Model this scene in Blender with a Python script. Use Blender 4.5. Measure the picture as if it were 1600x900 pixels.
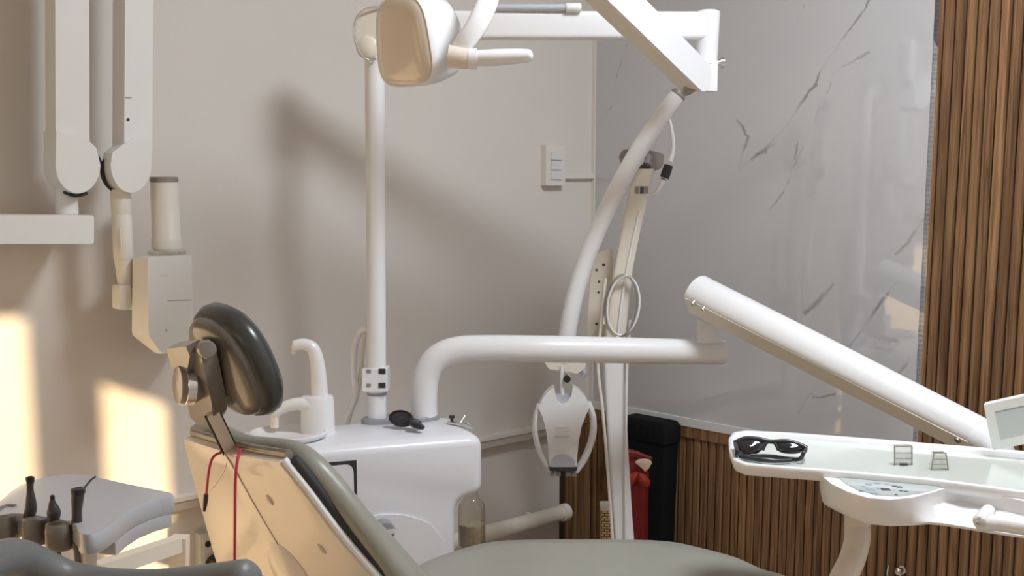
import bpy, bmesh, math, random
from mathutils import Vector, Matrix

random.seed(7)
scene = bpy.context.scene
for o in list(bpy.data.objects):
    bpy.data.objects.remove(o)

# ------------------------------------------------------------------ camera
F, CX, CY = 1875.0, 800.0, 560.0          # focal length and principal point in the 1600x900 frame
PITCH = math.atan(280.0 / F)              # horizon at row 280
H = 1.45
cam_d = bpy.data.cameras.new('camera')
cam_d.sensor_width = 36.0
cam_d.lens = 36.0 * F / 1600.0
cam_d.shift_y = (CY - 450.0) / 1600.0
cam_d.clip_start = 0.02
cam = bpy.data.objects.new('camera', cam_d)
scene.collection.objects.link(cam)
cam.location = (0, 0, H)
cam.rotation_euler = (math.pi / 2 - PITCH, 0, 0)
scene.camera = cam

# ------------------------------------------------------------------ room frame
# a runs along the painted wall away from the corner, b along the stone wall
_ang = math.atan2(2025.0, 1896.0)
D1 = Vector((math.sin(_ang), math.cos(_ang), 0))
D2 = Vector((math.cos(_ang), -math.sin(_ang), 0))
CORNER = Vector((0.257, 3.70, 0))
ROOM_A, ROOM_B, ROOM_Z = 6.0, 2.95, 2.75

def W(a, b, z):
    return CORNER - D1 * a + D2 * b + Vector((0, 0, z))

# ------------------------------------------------------------------ world, sun, window light, exposure
world = bpy.data.worlds.new('sky'); scene.world = world
world.use_nodes = True
wn = world.node_tree
bg = wn.nodes['Background']
sky = wn.nodes.new('ShaderNodeTexSky')
sky.sky_type = 'NISHITA'
sky.sun_disc = False
sky.sun_elevation = math.radians(20)
wn.links.new(sky.outputs['Color'], bg.inputs['Color'])
bg.inputs['Strength'].default_value = 0.12

SUN_A, SUN_Z = 0.88, 0.50                  # per metre of travel towards the painted wall
sun_dir = (D1 * SUN_A - D2 * 1.0 - Vector((0, 0, SUN_Z))).normalized()
sd = bpy.data.lights.new('sun', 'SUN')
sd.energy = 8.6
sd.color = (1.0, 0.74, 0.42)
sd.angle = math.radians(0.6)
so = bpy.data.objects.new('sun', sd)
so.rotation_euler = sun_dir.to_track_quat('-Z', 'Y').to_euler()
so.location = W(3, 6, 3)
scene.collection.objects.link(so)

def area_light(name, loc, direction, sx, sy, energy, color):
    d = bpy.data.lights.new(name, 'AREA')
    d.shape = 'RECTANGLE'; d.size = sx; d.size_y = sy
    d.energy = energy; d.color = color
    o = bpy.data.objects.new(name, d)
    o.location = loc
    o.rotation_euler = direction.to_track_quat('-Z', 'Z').to_euler()
    scene.collection.objects.link(o)
    return o

WIN_B0, WIN_B1, WIN_Z0, WIN_Z1 = 1.75, 2.85, 0.95, 2.45   # big window in the stone wall's run, right of the camera
area_light('window_daylight', W(-0.16, (WIN_B0 + WIN_B1) / 2, (WIN_Z0 + WIN_Z1) / 2), -D1,
           WIN_B1 - WIN_B0, WIN_Z1 - WIN_Z0, 2.5, (0.84, 0.92, 1.0))

NW_B0, NW_B1, NW_Z0, NW_Z1 = 0.5, 2.5, 0.9, 2.2           # window far left, warm late daylight
area_light('window_evening_light', W(ROOM_A + 0.15, (NW_B0 + NW_B1) / 2, (NW_Z0 + NW_Z1) / 2), D1,
           NW_B1 - NW_B0, NW_Z1 - NW_Z0, 9.0, (1.0, 0.70, 0.42))

# the room's own ceiling lamp (its fixture is built with the other objects)
LAMP_P = W(0.88, 1.76, ROOM_Z - 0.045)
ld = bpy.data.lights.new('ceiling_lamp', 'AREA'); ld.shape = 'DISK'; ld.size = 0.56
ld.energy = 33.0; ld.color = (0.86, 0.93, 1.0)
lo_ = bpy.data.objects.new('ceiling_lamp', ld); lo_.location = LAMP_P
scene.collection.objects.link(lo_)

scene.view_settings.view_transform = 'Standard'
scene.view_settings.look = 'None'
scene.view_settings.gamma = 1.0
scene.view_settings.use_curve_mapping = False
scene.view_settings.exposure = 0.27
scene.cycles.use_denoising = True
scene.cycles.max_bounces = 10
scene.cycles.diffuse_bounces = 6
scene.cycles.glossy_bounces = 5
scene.cycles.transparent_max_bounces = 12
scene.cycles.sample_clamp_indirect = 6.0
scene.cycles.caustics_reflective = False
scene.cycles.caustics_refractive = False

# ------------------------------------------------------------------ pixel -> place
def ray(px, py):
    u, v = px - CX, CY - py
    c, s = math.cos(PITCH), math.sin(PITCH)
    return Vector((u, F * c + v * s, -F * s + v * c))

CAMP = Vector((0, 0, H))

def P(px, py, Y):
    r = ray(px, py)
    return CAMP + r * (Y / r.y)

def PZ(px, py, z):
    r = ray(px, py)
    return CAMP + r * ((z - H) / r.z)

def PPlane(px, py, p0, n):
    r = ray(px, py)
    return CAMP + r * ((p0 - CAMP).dot(n) / r.dot(n))

def PL(px, py, off=0.0):                   # on the painted wall, off metres in front of it
    return PPlane(px, py, W(0, off, 0), D2)

def PR(px, py, off=0.0):                   # on the stone wall, off metres in front of it
    return PPlane(px, py, W(off, 0, 0), D1)

def AB(p):                                 # world -> (a, b, z)
    q = p - CORNER
    return (-(q.dot(D1)), q.dot(D2), p.z)

def S(Y):                                  # metres per pixel at depth Y
    return Y / F

X, Yv, Zv = Vector((1, 0, 0)), Vector((0, 1, 0)), Vector((0, 0, 1))

# ------------------------------------------------------------------ materials
def new_mat(name):
    m = bpy.data.materials.new(name); m.use_nodes = True
    nt = m.node_tree
    return m, nt, nt.nodes['Principled BSDF']

def N(nt, kind, **kw):
    n = nt.nodes.new(kind)
    for k, v in kw.items():
        setattr(n, k, v)
    return n

def plain(name, col, rough=0.4, metal=0.0, var=0.04, scale=6.0, bump=0.0, bscale=200.0, spec=0.5, coat=0.0):
    m, nt, b = new_mat(name)
    tc = N(nt, 'ShaderNodeTexCoord')
    no = N(nt, 'ShaderNodeTexNoise'); no.inputs['Scale'].default_value = scale
    no.inputs['Detail'].default_value = 4
    nt.links.new(tc.outputs['Object'], no.inputs['Vector'])
    mx = N(nt, 'ShaderNodeMix', data_type='RGBA')
    c = Vector(col)
    mx.inputs[6].default_value = (*(c * (1 - var)), 1)
    mx.inputs[7].default_value = (*[min(1, x) for x in c * (1 + var)], 1)
    nt.links.new(no.outputs['Fac'], mx.inputs[0])
    nt.links.new(mx.outputs[2], b.inputs['Base Color'])
    b.inputs['Roughness'].default_value = rough
    b.inputs['Metallic'].default_value = metal
    b.inputs['Specular IOR Level'].default_value = spec
    b.inputs['Coat Weight'].default_value = coat
    b.inputs['Coat Roughness'].default_value = 0.08
    if bump > 0:
        n2 = N(nt, 'ShaderNodeTexNoise'); n2.inputs['Scale'].default_value = bscale
        nt.links.new(tc.outputs['Object'], n2.inputs['Vector'])
        bp = N(nt, 'ShaderNodeBump'); bp.inputs['Strength'].default_value = bump
        bp.inputs['Distance'].default_value = 0.002
        nt.links.new(n2.outputs['Fac'], bp.inputs['Height'])
        nt.links.new(bp.outputs['Normal'], b.inputs['Normal'])
    return m

M = {}
M['wall'] = plain('wall_paint', (0.665, 0.622, 0.58), 0.55, var=0.025, scale=1.5, bump=0.12, bscale=90)
M['ceiling'] = plain('ceiling_paint', (0.8, 0.79, 0.77), 0.8)
M['floor'] = plain('floor_tile', (0.50, 0.43, 0.35), 0.35, var=0.1, scale=2)
M['white'] = plain('white_enamel', (0.81, 0.81, 0.825), 0.28, var=0.012, spec=0.5, coat=0.25)
M['cabinet'] = plain('cabinet_white', (0.80, 0.80, 0.84), 0.34, var=0.012, spec=0.5, coat=0.1)
M['cream'] = plain('cream_plastic', (0.78, 0.72, 0.62), 0.4, var=0.03)
M['shell'] = plain('chair_shell_plastic', (0.70, 0.64, 0.57), 0.2, var=0.02, coat=0.5)
M['xray'] = plain('xray_white', (0.76, 0.75, 0.73), 0.38, var=0.015)
M['xray_cream'] = plain('xray_cream', (0.77, 0.73, 0.67), 0.42, var=0.02)
M['vinyl'] = plain('olive_grey_vinyl', (0.30, 0.295, 0.25), 0.36, var=0.06, scale=14, bump=0.12, bscale=420, spec=0.6)
M['vinyl_dark'] = plain('dark_grey_vinyl', (0.042, 0.045, 0.04), 0.27, var=0.05, scale=14, bump=0.1, bscale=420, spec=0.6)
M['stoolvinyl'] = plain('stool_vinyl', (0.16, 0.165, 0.165), 0.42, var=0.06, scale=14, bump=0.12, bscale=420)
M['headshell'] = plain('headrest_shell', (0.13, 0.112, 0.098), 0.24, var=0.03, coat=0.4)
M['bracket'] = plain('bracket_plastic', (0.21, 0.18, 0.155), 0.24, var=0.04, coat=0.4)
M['post'] = plain('brushed_post', (0.74, 0.67, 0.58), 0.35, metal=0.0, var=0.03)
M['greyplastic'] = plain('grey_plastic', (0.30, 0.30, 0.32), 0.4, var=0.03)
M['traygrey'] = plain('pale_grey_plastic', (0.48, 0.49, 0.525), 0.34, var=0.02, coat=0.2)
M['holder'] = plain('holder_plastic', (0.19, 0.165, 0.14), 0.34, var=0.08, scale=40)
M['blackplastic'] = plain('black_plastic', (0.02, 0.02, 0.022), 0.3, var=0.1)
M['handpiece'] = plain('dark_handpiece', (0.045, 0.04, 0.037), 0.28, var=0.2, scale=40)
M['blackmatt'] = plain('black_matt', (0.006, 0.0065, 0.008), 0.8, var=0.1, spec=0.15)
M['chrome'] = plain('chrome', (0.75, 0.75, 0.76), 0.15, metal=1.0, var=0.02)
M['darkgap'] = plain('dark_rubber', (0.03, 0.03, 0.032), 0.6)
M['red'] = plain('red_cord', (0.50, 0.035, 0.07), 0.45, var=0.08, scale=60)
M['redbag'] = plain('red_fabric', (0.21, 0.008, 0.013), 0.55, var=0.35, scale=12, bump=0.3, bscale=60)
M['redbow'] = plain('orange_red_fabric', (0.42, 0.04, 0.022), 0.5, var=0.25, scale=25)
M['charm'] = plain('pink_cream_print', (0.80, 0.55, 0.45), 0.6, var=0.4, scale=90)
M['switch'] = plain('switch_plastic', (0.70, 0.66, 0.61), 0.4)
M['duct'] = plain('duct_shade_tan', (0.50, 0.43, 0.36), 0.5)  # shade on the duct face put into the colour; reused for a seam
M['ledge'] = plain('ledge_white', (0.66, 0.66, 0.66), 0.4, var=0.06)
M['screen'] = plain('pale_screen', (0.56, 0.60, 0.62), 0.15, var=0.01, coat=0.4)
M['panel'] = plain('panel_glass', (0.50, 0.55, 0.54), 0.12, var=0.02, coat=0.6)
M['trayfloor'] = plain('tray_floor', (0.66, 0.70, 0.65), 0.16, var=0.05, scale=9, coat=0.5)
M['icon'] = plain('printed_icon', (0.06, 0.07, 0.09), 0.5)
M['iconblue'] = plain('printed_icon_pale', (0.30, 0.34, 0.42), 0.5)
M['frame'] = plain('window_frame', (0.8, 0.8, 0.8), 0.4)
M['lens'] = plain('tinted_lens', (0.012, 0.012, 0.018), 0.08, coat=0.6)
M['bracketgrey'] = plain('bracket_grey', (0.30, 0.27, 0.25), 0.4, metal=0.3)
M['liquid'] = plain('cloudy_water', (0.42, 0.36, 0.26), 0.15, var=0.35, scale=60)
M['lampcover'] = plain('lamp_cover', (0.74, 0.66, 0.57), 0.12, var=0.01, coat=0.5)

def clear_mat(name, tint, fac, rough=0.05):
    m, nt, b = new_mat(name)
    out = nt.nodes['Material Output']
    nt.nodes.remove(b)
    tr = N(nt, 'ShaderNodeBsdfTransparent'); tr.inputs['Color'].default_value = (*tint, 1)
    gl = N(nt, 'ShaderNodeBsdfGlossy'); gl.inputs['Roughness'].default_value = rough
    gl.inputs['Color'].default_value = (0.9, 0.9, 0.88, 1)
    lw = N(nt, 'ShaderNodeLayerWeight'); lw.inputs['Blend'].default_value = fac
    mx = N(nt, 'ShaderNodeMixShader')
    nt.links.new(lw.outputs['Facing'], mx.inputs[0])
    nt.links.new(tr.outputs[0], mx.inputs[1]); nt.links.new(gl.outputs[0], mx.inputs[2])
    nt.links.new(mx.outputs[0], out.inputs['Surface'])
    return m
M['glass'] = clear_mat('bottle_glass', (0.90, 0.88, 0.82), 0.25)
M['cleartube'] = clear_mat('clear_tube', (0.86, 0.85, 0.82), 0.55, 0.2)

def wood_mat(name, dark, mid, light):
    m, nt, b = new_mat(name)
    tc = N(nt, 'ShaderNodeTexCoord')
    oi = N(nt, 'ShaderNodeObjectInfo')
    add = N(nt, 'ShaderNodeVectorMath', operation='MULTIPLY_ADD')
    add.inputs[1].default_value = (1, 1, 1)
    comb = N(nt, 'ShaderNodeCombineXYZ')
    mul = N(nt, 'ShaderNodeMath', operation='MULTIPLY'); mul.inputs[1].default_value = 37.0
    nt.links.new(oi.outputs['Random'], mul.inputs[0])
    for i in range(3):
        nt.links.new(mul.outputs[0], comb.inputs[i])
    nt.links.new(tc.outputs['Object'], add.inputs[0]); nt.links.new(comb.outputs[0], add.inputs[2])
    mp = N(nt, 'ShaderNodeMapping'); mp.inputs['Scale'].default_value = (95, 95, 3.2)
    nt.links.new(add.outputs[0], mp.inputs['Vector'])
    n1 = N(nt, 'ShaderNodeTexNoise'); n1.inputs['Scale'].default_value = 1.0
    n1.inputs['Detail'].default_value = 5; n1.inputs['Distortion'].default_value = 1.2
    nt.links.new(mp.outputs[0], n1.inputs['Vector'])
    cr = N(nt, 'ShaderNodeValToRGB')
    cr.color_ramp.elements[0].position = 0.30; cr.color_ramp.elements[0].color = (*dark, 1)
    cr.color_ramp.elements[1].position = 0.72; cr.color_ramp.elements[1].color = (*light, 1)
    e = cr.color_ramp.elements.new(0.5); e.color = (*mid, 1)
    nt.links.new(n1.outputs['Fac'], cr.inputs[0])
    hv = N(nt, 'ShaderNodeHueSaturation')
    mr = N(nt, 'ShaderNodeMapRange'); mr.inputs[3].default_value = 0.82; mr.inputs[4].default_value = 1.2
    nt.links.new(oi.outputs['Random'], mr.inputs[0]); nt.links.new(mr.outputs[0], hv.inputs['Value'])
    nt.links.new(cr.outputs[0], hv.inputs['Color'])
    nt.links.new(hv.outputs[0], b.inputs['Base Color'])
    b.inputs['Roughness'].default_value = 0.5
    return m
M['wood'] = wood_mat('slat_wood', (0.085, 0.038, 0.016), (0.19, 0.096, 0.043), (0.30, 0.17, 0.08))
M['wooddark'] = plain('slat_backing', (0.03, 0.016, 0.008), 0.7)

def woven_mat():
    m, nt, b = new_mat('woven_cream')
    tc = N(nt, 'ShaderNodeTexCoord')
    br = N(nt, 'ShaderNodeTexBrick'); br.inputs['Scale'].default_value = 34
    br.inputs['Color1'].default_value = (0.70, 0.52, 0.30, 1); br.inputs['Color2'].default_value = (0.78, 0.62, 0.38, 1)
    br.inputs['Mortar'].default_value = (0.16, 0.08, 0.03, 1); br.inputs['Mortar Size'].default_value = 0.05
    mp = N(nt, 'ShaderNodeMapping'); mp.inputs['Rotation'].default_value = (math.pi / 2, 0, 0)
    nt.links.new(tc.outputs['Object'], mp.inputs[0]); nt.links.new(mp.outputs[0], br.inputs['Vector'])
    nt.links.new(br.outputs['Color'], b.inputs['Base Color'])
    b.inputs['Roughness'].default_value = 0.7
    return m
M['woven'] = woven_mat()

# ------------------------------------------------------------------ mesh helpers
def finish(name, bm, mat, parent=None, smooth=True, angle=40):
    bmesh.ops.recalc_face_normals(bm, faces=bm.faces)
    me = bpy.data.meshes.new(name)
    if parent is not None:
        off = Vector((0, 0, 0)); q = parent
        while q is not None:
            off += q.location; q = q.parent
        bmesh.ops.translate(bm, verts=bm.verts, vec=-off)
    bm.to_mesh(me); bm.free()
    if smooth:
        for p in me.polygons:
            p.use_smooth = True
        me.set_sharp_from_angle(angle=math.radians(angle))
    me.materials.append(M[mat] if isinstance(mat, str) else mat)
    o = bpy.data.objects.new(name, me)
    scene.collection.objects.link(o)
    if parent is not None:
        o.parent = parent
    return o

def tag(o, label=None, cat=None, group=None, kind=None):
    if label: o['label'] = label
    if cat: o['category'] = cat
    if group: o['group'] = group
    if kind: o['kind'] = kind
    return o

def thing(name, loc, label, cat, group=None):
    o = bpy.data.objects.new(name, None)
    o.empty_display_size = 0.05
    o.location = loc
    scene.collection.objects.link(o)
    return tag(o, label, cat, group)

def bevel_all(bm, w, seg=2, angle=30):
    if w <= 0: return
    es = [e for e in bm.edges if len(e.link_faces) == 2 and e.calc_face_angle(0) > math.radians(angle)]
    if es:
        bmesh.ops.bevel(bm, geom=es, offset=w, offset_type='OFFSET', segments=seg, profile=0.5, affect='EDGES', clamp_overlap=True)

def add_loft(bm, rings, cap0=True, cap1=True, closed=True):
    vs = [[bm.verts.new(p) for p in r] for r in rings]
    n = len(vs[0])
    for i in range(len(vs) - 1):
        for j in range(n if closed else n - 1):
            k = (j + 1) % n
            bm.faces.new((vs[i][j], vs[i][k], vs[i + 1][k], vs[i + 1][j]))
    if cap0: bm.faces.new(list(reversed(vs[0])))
    if cap1: bm.faces.new(vs[-1])
    return vs

def add_prism(bm, pts, vec):
    add_loft(bm, [pts, [p + vec for p in pts]])

def catmull(pts, per=6):
    out = []
    n = len(pts)
    for i in range(n - 1):
        p0 = pts[max(i - 1, 0)]; p1 = pts[i]; p2 = pts[i + 1]; p3 = pts[min(i + 2, n - 1)]
        for k in range(per):
            t = k / per
            out.append(tuple(0.5 * (2 * b + (c - a) * t + (2 * a - 5 * b + 4 * c - d) * t * t + (3 * b - a - 3 * c + d) * t ** 3)
                             for a, b, c, d in zip(p0, p1, p2, p3)))
    out.append(tuple(pts[-1]))
    return out

def add_tube(bm, pts, rad, n=14, per=6, flat=1.0, up=None, cap=True, closed=False, round_end=False):
    """pts: Vectors, rad: number or list; flat: second half-axis ratio; up: fixed side reference"""
    if not isinstance(rad, (list, tuple)):
        rad = [rad] * len(pts)
    data = [(p.x, p.y, p.z, r) for p, r in zip(pts, rad)]
    if per > 1 and len(data) > 2:
        data = catmull(data, per)
    ps = [Vector(d[:3]) for d in data]; rs = [d[3] for d in data]
    if round_end:
        def ends(ps, rs):
            d = (ps[0] - ps[1]).normalized(); r = rs[0]
            return [ps[0] + d * r * 0.55 * math.sin(q) for q in (1.5, 1.1, 0.6)], [r * math.cos(q) for q in (1.5, 1.1, 0.6)]
        e0, r0 = ends(ps, rs); e1, r1 = ends(ps[::-1], rs[::-1])
        ps = e0 + ps + e1[::-1]; rs = r0 + rs + r1[::-1]
    rings = []
    prev = None
    for i, p in enumerate(ps):
        t = (ps[min(i + 1, len(ps) - 1)] - ps[max(i - 1, 0)]).normalized()
        if up is not None:
            s = t.cross(up).normalized()
        elif prev is None:
            ref = Zv if abs(t.z) < 0.9 else X
            s = t.cross(ref).normalized()
        else:
            s = (prev - t * prev.dot(t)).normalized()
        prev = s
        w = t.cross(s).normalized()
        rings.append([p + s * (math.cos(2 * math.pi * k / n) * rs[i]) + w * (math.sin(2 * math.pi * k / n) * rs[i] * flat) for k in range(n)])
    add_loft(bm, rings, cap, cap)

def tube(name, pts, rad, mat, parent=None, **kw):
    bm = bmesh.new(); add_tube(bm, pts, rad, **kw)
    return finish(name, bm, mat, parent, angle=50)

def px_path(pts, Y):
    """pts: (px,py) or (px,py,Y)"""
    return [P(p[0], p[1], p[2] if len(p) > 2 else Y) for p in pts]

def prism(name, pts, vec, mat, parent=None, bevel=0.0, seg=2, angle=30):
    bm = bmesh.new(); add_prism(bm, pts, vec)
    bevel_all(bm, bevel, seg, angle)
    return finish(name, bm, mat, parent)

def add_box(bm, c, ex, ey, ez):
    """c centre, ex/ey/ez half vectors"""
    pts = [c + ex * sx + ey * sy - ez for sx, sy in ((-1, -1), (1, -1), (1, 1), (-1, 1))]
    add_prism(bm, pts, ez * 2)

def box(name, c, ex, ey, ez, mat, parent=None, bevel=0.0, seg=2):
    bm = bmesh.new(); add_box(bm, c, ex, ey, ez); bevel_all(bm, bevel, seg)
    return finish(name, bm, mat, parent)

def wbox(name, a0, a1, b0, b1, z0, z1, mat, parent=None, bevel=0.0):
    return box(name, W((a0 + a1) / 2, (b0 + b1) / 2, (z0 + z1) / 2), D1 * ((a1 - a0) / 2), D2 * ((b1 - b0) / 2), Zv * ((z1 - z0) / 2), mat, parent, bevel)

def beam(name, p0, p1, h, w, mat, parent=None, bevel=0.004, up=Zv):
    t = (p1 - p0).normalized(); s = t.cross(up).normalized(); u = s.cross(t)
    return box(name, (p0 + p1) / 2, (p1 - p0) / 2, s * (w / 2), u * (h / 2), mat, parent, bevel)

def add_lathe(bm, base, axis, prof, n=24):
    """prof: list of (radius, distance along axis)"""
    axis = axis.normalized()
    s = axis.cross(X if abs(axis.x) < 0.9 else Yv).normalized(); w = axis.cross(s)
    add_loft(bm, [[base + axis * d + (s * math.cos(2 * math.pi * k / n) + w * math.sin(2 * math.pi * k / n)) * max(r, 1e-4) for k in range(n)] for r, d in prof])

def lathe(name, base, axis, prof, mat, parent=None, n=24, angle=40):
    bm = bmesh.new(); add_lathe(bm, base, axis, prof, n)
    return finish(name, bm, mat, parent, angle=angle)

def round_poly(pts, r, seg=5):
    """round the corners of a list of 2-tuples; r number or list"""
    out = []
    n = len(pts)
    for i in range(n):
        rr = r[i] if isinstance(r, (list, tuple)) else r
        p = Vector(pts[i]); a = Vector(pts[i - 1]) - p; b = Vector(pts[(i + 1) % n]) - p
        if rr <= 1e-6:
            out.append(tuple(p)); continue
        d = min(rr, a.length * 0.45, b.length * 0.45)
        p0 = p + a.normalized() * d; p1 = p + b.normalized() * d
        for k in range(seg + 1):
            t = k / seg
            out.append(tuple(p0 * (1 - t) ** 2 + p * 2 * t * (1 - t) + p1 * t * t))
    return out

def smooth_closed(pts, per=4):
    n = len(pts); out = []
    for i in range(n):
        p0, p1, p2, p3 = (pts[(i + k) % n] for k in (-1, 0, 1, 2))
        for k in range(per):
            t = k / per
            out.append(tuple(0.5 * (2 * b + (c - a) * t + (2 * a - 5 * b + 4 * c - d) * t * t + (3 * b - a - 3 * c + d) * t ** 3)
                             for a, b, c, d in zip(p0, p1, p2, p3)))
    return out

def add_pad(bm, pts, nrm, prof):
    """closed pad: outline of Vectors scaled about its centre; prof list of (scale, height along nrm)"""
    c = sum(pts, Vector((0, 0, 0))) / len(pts)
    add_loft(bm, [[c + (p - c) * s + nrm * h for p in pts] for s, h in prof])

def pad(name, pts, nrm, prof, mat, parent=None, angle=60):
    bm = bmesh.new(); add_pad(bm, pts, nrm, prof)
    return finish(name, bm, mat, parent, angle=angle)

# ------------------------------------------------------------------ setting
def stone_mat():
    m, nt, b = new_mat('polished_stone')
    tc = N(nt, 'ShaderNodeTexCoord')
    sep = N(nt, 'ShaderNodeSeparateXYZ'); nt.links.new(tc.outputs['Object'], sep.inputs[0])
    # object x = distance along the wall, z = height
    no = N(nt, 'ShaderNodeTexNoise'); no.inputs['Scale'].default_value = 5.0; no.inputs['Detail'].default_value = 6
    no.inputs['Roughness'].default_value = 0.65
    nt.links.new(tc.outputs['Object'], no.inputs['Vector'])
    def math_(op, a, b_=None, c=None):
        n = N(nt, 'ShaderNodeMath', operation=op)
        for i, v in enumerate((a, b_, c)):
            if v is None: continue
            if isinstance(v, (int, float)): n.inputs[i].default_value = v
            else: nt.links.new(v, n.inputs[i])
        return n.outputs[0]
    wob = math_('MULTIPLY', math_('SUBTRACT', no.outputs['Fac'], 0.5), 0.07)
    msk = N(nt, 'ShaderNodeTexNoise'); msk.inputs['Scale'].default_value = 11.0; msk.inputs['Detail'].default_value = 2
    nt.links.new(tc.outputs['Object'], msk.inputs['Vector'])
    total = None
    for (x0, z0, x1, z1, w, g) in VEINS:
        dx, dz = x1 - x0, z1 - z0; L = math.hypot(dx, dz); tx, tz = dx / L, dz / L
        px = math_('SUBTRACT', sep.outputs[0], x0); pz = math_('SUBTRACT', sep.outputs[2], z0)
        al = math_('ADD', math_('MULTIPLY', px, tx), math_('MULTIPLY', pz, tz))
        ac = math_('ADD', math_('ADD', math_('MULTIPLY', px, -tz), math_('MULTIPLY', pz, tx)), wob)
        line = math_('SUBTRACT', 1.0, math_('MINIMUM', 1.0, math_('DIVIDE', math_('ABSOLUTE', ac), w)))
        inside = math_('MULTIPLY', math_('GREATER_THAN', al, 0.0), math_('LESS_THAN', al, L))
        v = math_('MULTIPLY', math_('MULTIPLY', line, inside), g)
        total = v if total is None else math_('MAXIMUM', total, v)
    brk = N(nt, 'ShaderNodeMapRange'); brk.inputs[1].default_value = 0.42; brk.inputs[2].default_value = 0.55
    brk.inputs[3].default_value = 0.15; brk.inputs[4].default_value = 1.0
    nt.links.new(msk.outputs['Fac'], brk.inputs[0])
    vein = math_('MULTIPLY', total, brk.outputs[0])
    soft = N(nt, 'ShaderNodeTexNoise'); soft.inputs['Scale'].default_value = 1.6; soft.inputs['Detail'].default_value = 3
    nt.links.new(tc.outputs['Object'], soft.inputs['Vector'])
    mx = N(nt, 'ShaderNodeMix', data_type='RGBA')
    mx.inputs[6].default_value = (0.44, 0.44, 0.465, 1); mx.inputs[7].default_value = (0.54, 0.535, 0.545, 1)
    nt.links.new(soft.outputs['Fac'], mx.inputs[0])
    m2 = N(nt, 'ShaderNodeMix', data_type='RGBA')
    m2.inputs[7].default_value = (0.16, 0.155, 0.155, 1)
    nt.links.new(vein, m2.inputs[0]); nt.links.new(mx.outputs[2], m2.inputs[6])
    nt.links.new(m2.outputs[2], b.inputs['Base Color'])
    b.inputs['Roughness'].default_value = 0.04
    b.inputs['IOR'].default_value = 2.1
    return m

PITCHW = 0.027
LEDGE_Z = PR(1060, 654, 0.0).z
STONE_B = AB(PR(1459, 330, 0.0))[1]
stone_origin = W(0, 0, 0)

def vb(px, py):
    a, b_, z = AB(PR(px, py, 0.02)); return b_, z
VEINS = []
for (x0, y0, x1, y1, w, g) in ((1195, 240, 1275, 130, 0.006, .9), (1268, 138, 1368, -10, 0.005, .9), (1150, 185, 1170, 215, 0.005, .9),
                               (1170, 212, 1155, 268, 0.008, .9), (1158, 258, 1212, 225, 0.009, .9), (1300, 120, 1360, 85, 0.004, .6),
                               (1205, 330, 1300, 130, 0.004, .45), (1245, 35, 1258, 8, 0.005, .5), (1240, 250, 1246, 220, 0.005, .7),
                               (955, 130, 985, 60, 0.004, .7), (930, 210, 955, 165, 0.004, .7), (1270, 625, 1306, 615, 0.004, .8),
                               (1320, 550, 1400, 440, 0.006, .8), (1388, 600, 1420, 555, 0.006, .9), (1255, 490, 1300, 440, 0.008, .7),
                               (1400, 400, 1455, 330, 0.004, .5), (1250, 650, 1270, 615, 0.005, .8)):
    (bx0, z0), (bx1, z1) = vb(x0, y0), vb(x1, y1)
    VEINS.append((bx0, z0, bx1, z1, w, g))
M['stone'] = stone_mat()

floor_o = tag(wbox('floor', 0, ROOM_A, 0, ROOM_B, -0.1, 0, 'floor'), kind='structure')
ceil_o = tag(wbox('ceiling', -0.2, ROOM_A + 0.2, -0.2, ROOM_B + 0.2, ROOM_Z, ROOM_Z + 0.1, 'ceiling'), kind='structure')
tag(wbox('wall_left', -0.2, ROOM_A + 0.2, -0.2, 0, -0.1, ROOM_Z, 'wall'), kind='structure')

def wall_with_holes(name, along, fixed0, fixed1, L, holes, mat):
    """along 'a' or 'b'; holes: (u0,u1,z0,z1)"""
    bm = bmesh.new()
    us = sorted({0.0, L, *[h[0] for h in holes], *[h[1] for h in holes]})
    zs = sorted({-0.1, ROOM_Z, *[h[2] for h in holes], *[h[3] for h in holes]})
    for i in range(len(us) - 1):
        for j in range(len(zs) - 1):
            um, zm = (us[i] + us[i + 1]) / 2, (zs[j] + zs[j + 1]) / 2
            if any(h[0] < um < h[1] and h[2] < zm < h[3] for h in holes):
                continue
            if along == 'a':
                c = W(um, (fixed0 + fixed1) / 2, zm); e1 = D1 * ((us[i + 1] - us[i]) / 2); e2 = D2 * ((fixed1 - fixed0) / 2)
            else:
                c = W((fixed0 + fixed1) / 2, um, zm); e1 = D2 * ((us[i + 1] - us[i]) / 2); e2 = D1 * ((fixed1 - fixed0) / 2)
            add_box(bm, c, e1, e2, Zv * ((zs[j + 1] - zs[j]) / 2))
    return tag(finish(name, bm, mat, smooth=False), kind='structure')

wall_near = wall_with_holes('wall_near', 'b', ROOM_A, ROOM_A + 0.2, ROOM_B, [(NW_B0, NW_B1, NW_Z0, NW_Z1)], 'wall')
wall_right = wall_with_holes('wall_right', 'b', -0.2, 0.0, ROOM_B, [(WIN_B0, WIN_B1, WIN_Z0, WIN_Z1)], 'wall')

# sun windows in the rear wall, aimed by the two sunlit patches on the painted wall
def wall_a(px, py): return AB(PL(px, py))
B_a1, _, B_zt = wall_a(148, 588); B_a0 = wall_a(258, 660)[0]
A_a0 = wall_a(44, 600)[0]; A_zt = wall_a(20, 455)[2]
def to_win(a): return a + SUN_A * ROOM_B
SW = [(to_win(B_a0), to_win(B_a1), 0.95, B_zt + SUN_Z * ROOM_B),
      (to_win(A_a0), 5.85, 0.95, A_zt + SUN_Z * ROOM_B)]
wall_rear = wall_with_holes('wall_rear', 'a', ROOM_B, ROOM_B + 0.02, ROOM_A, SW, 'wall')

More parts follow.
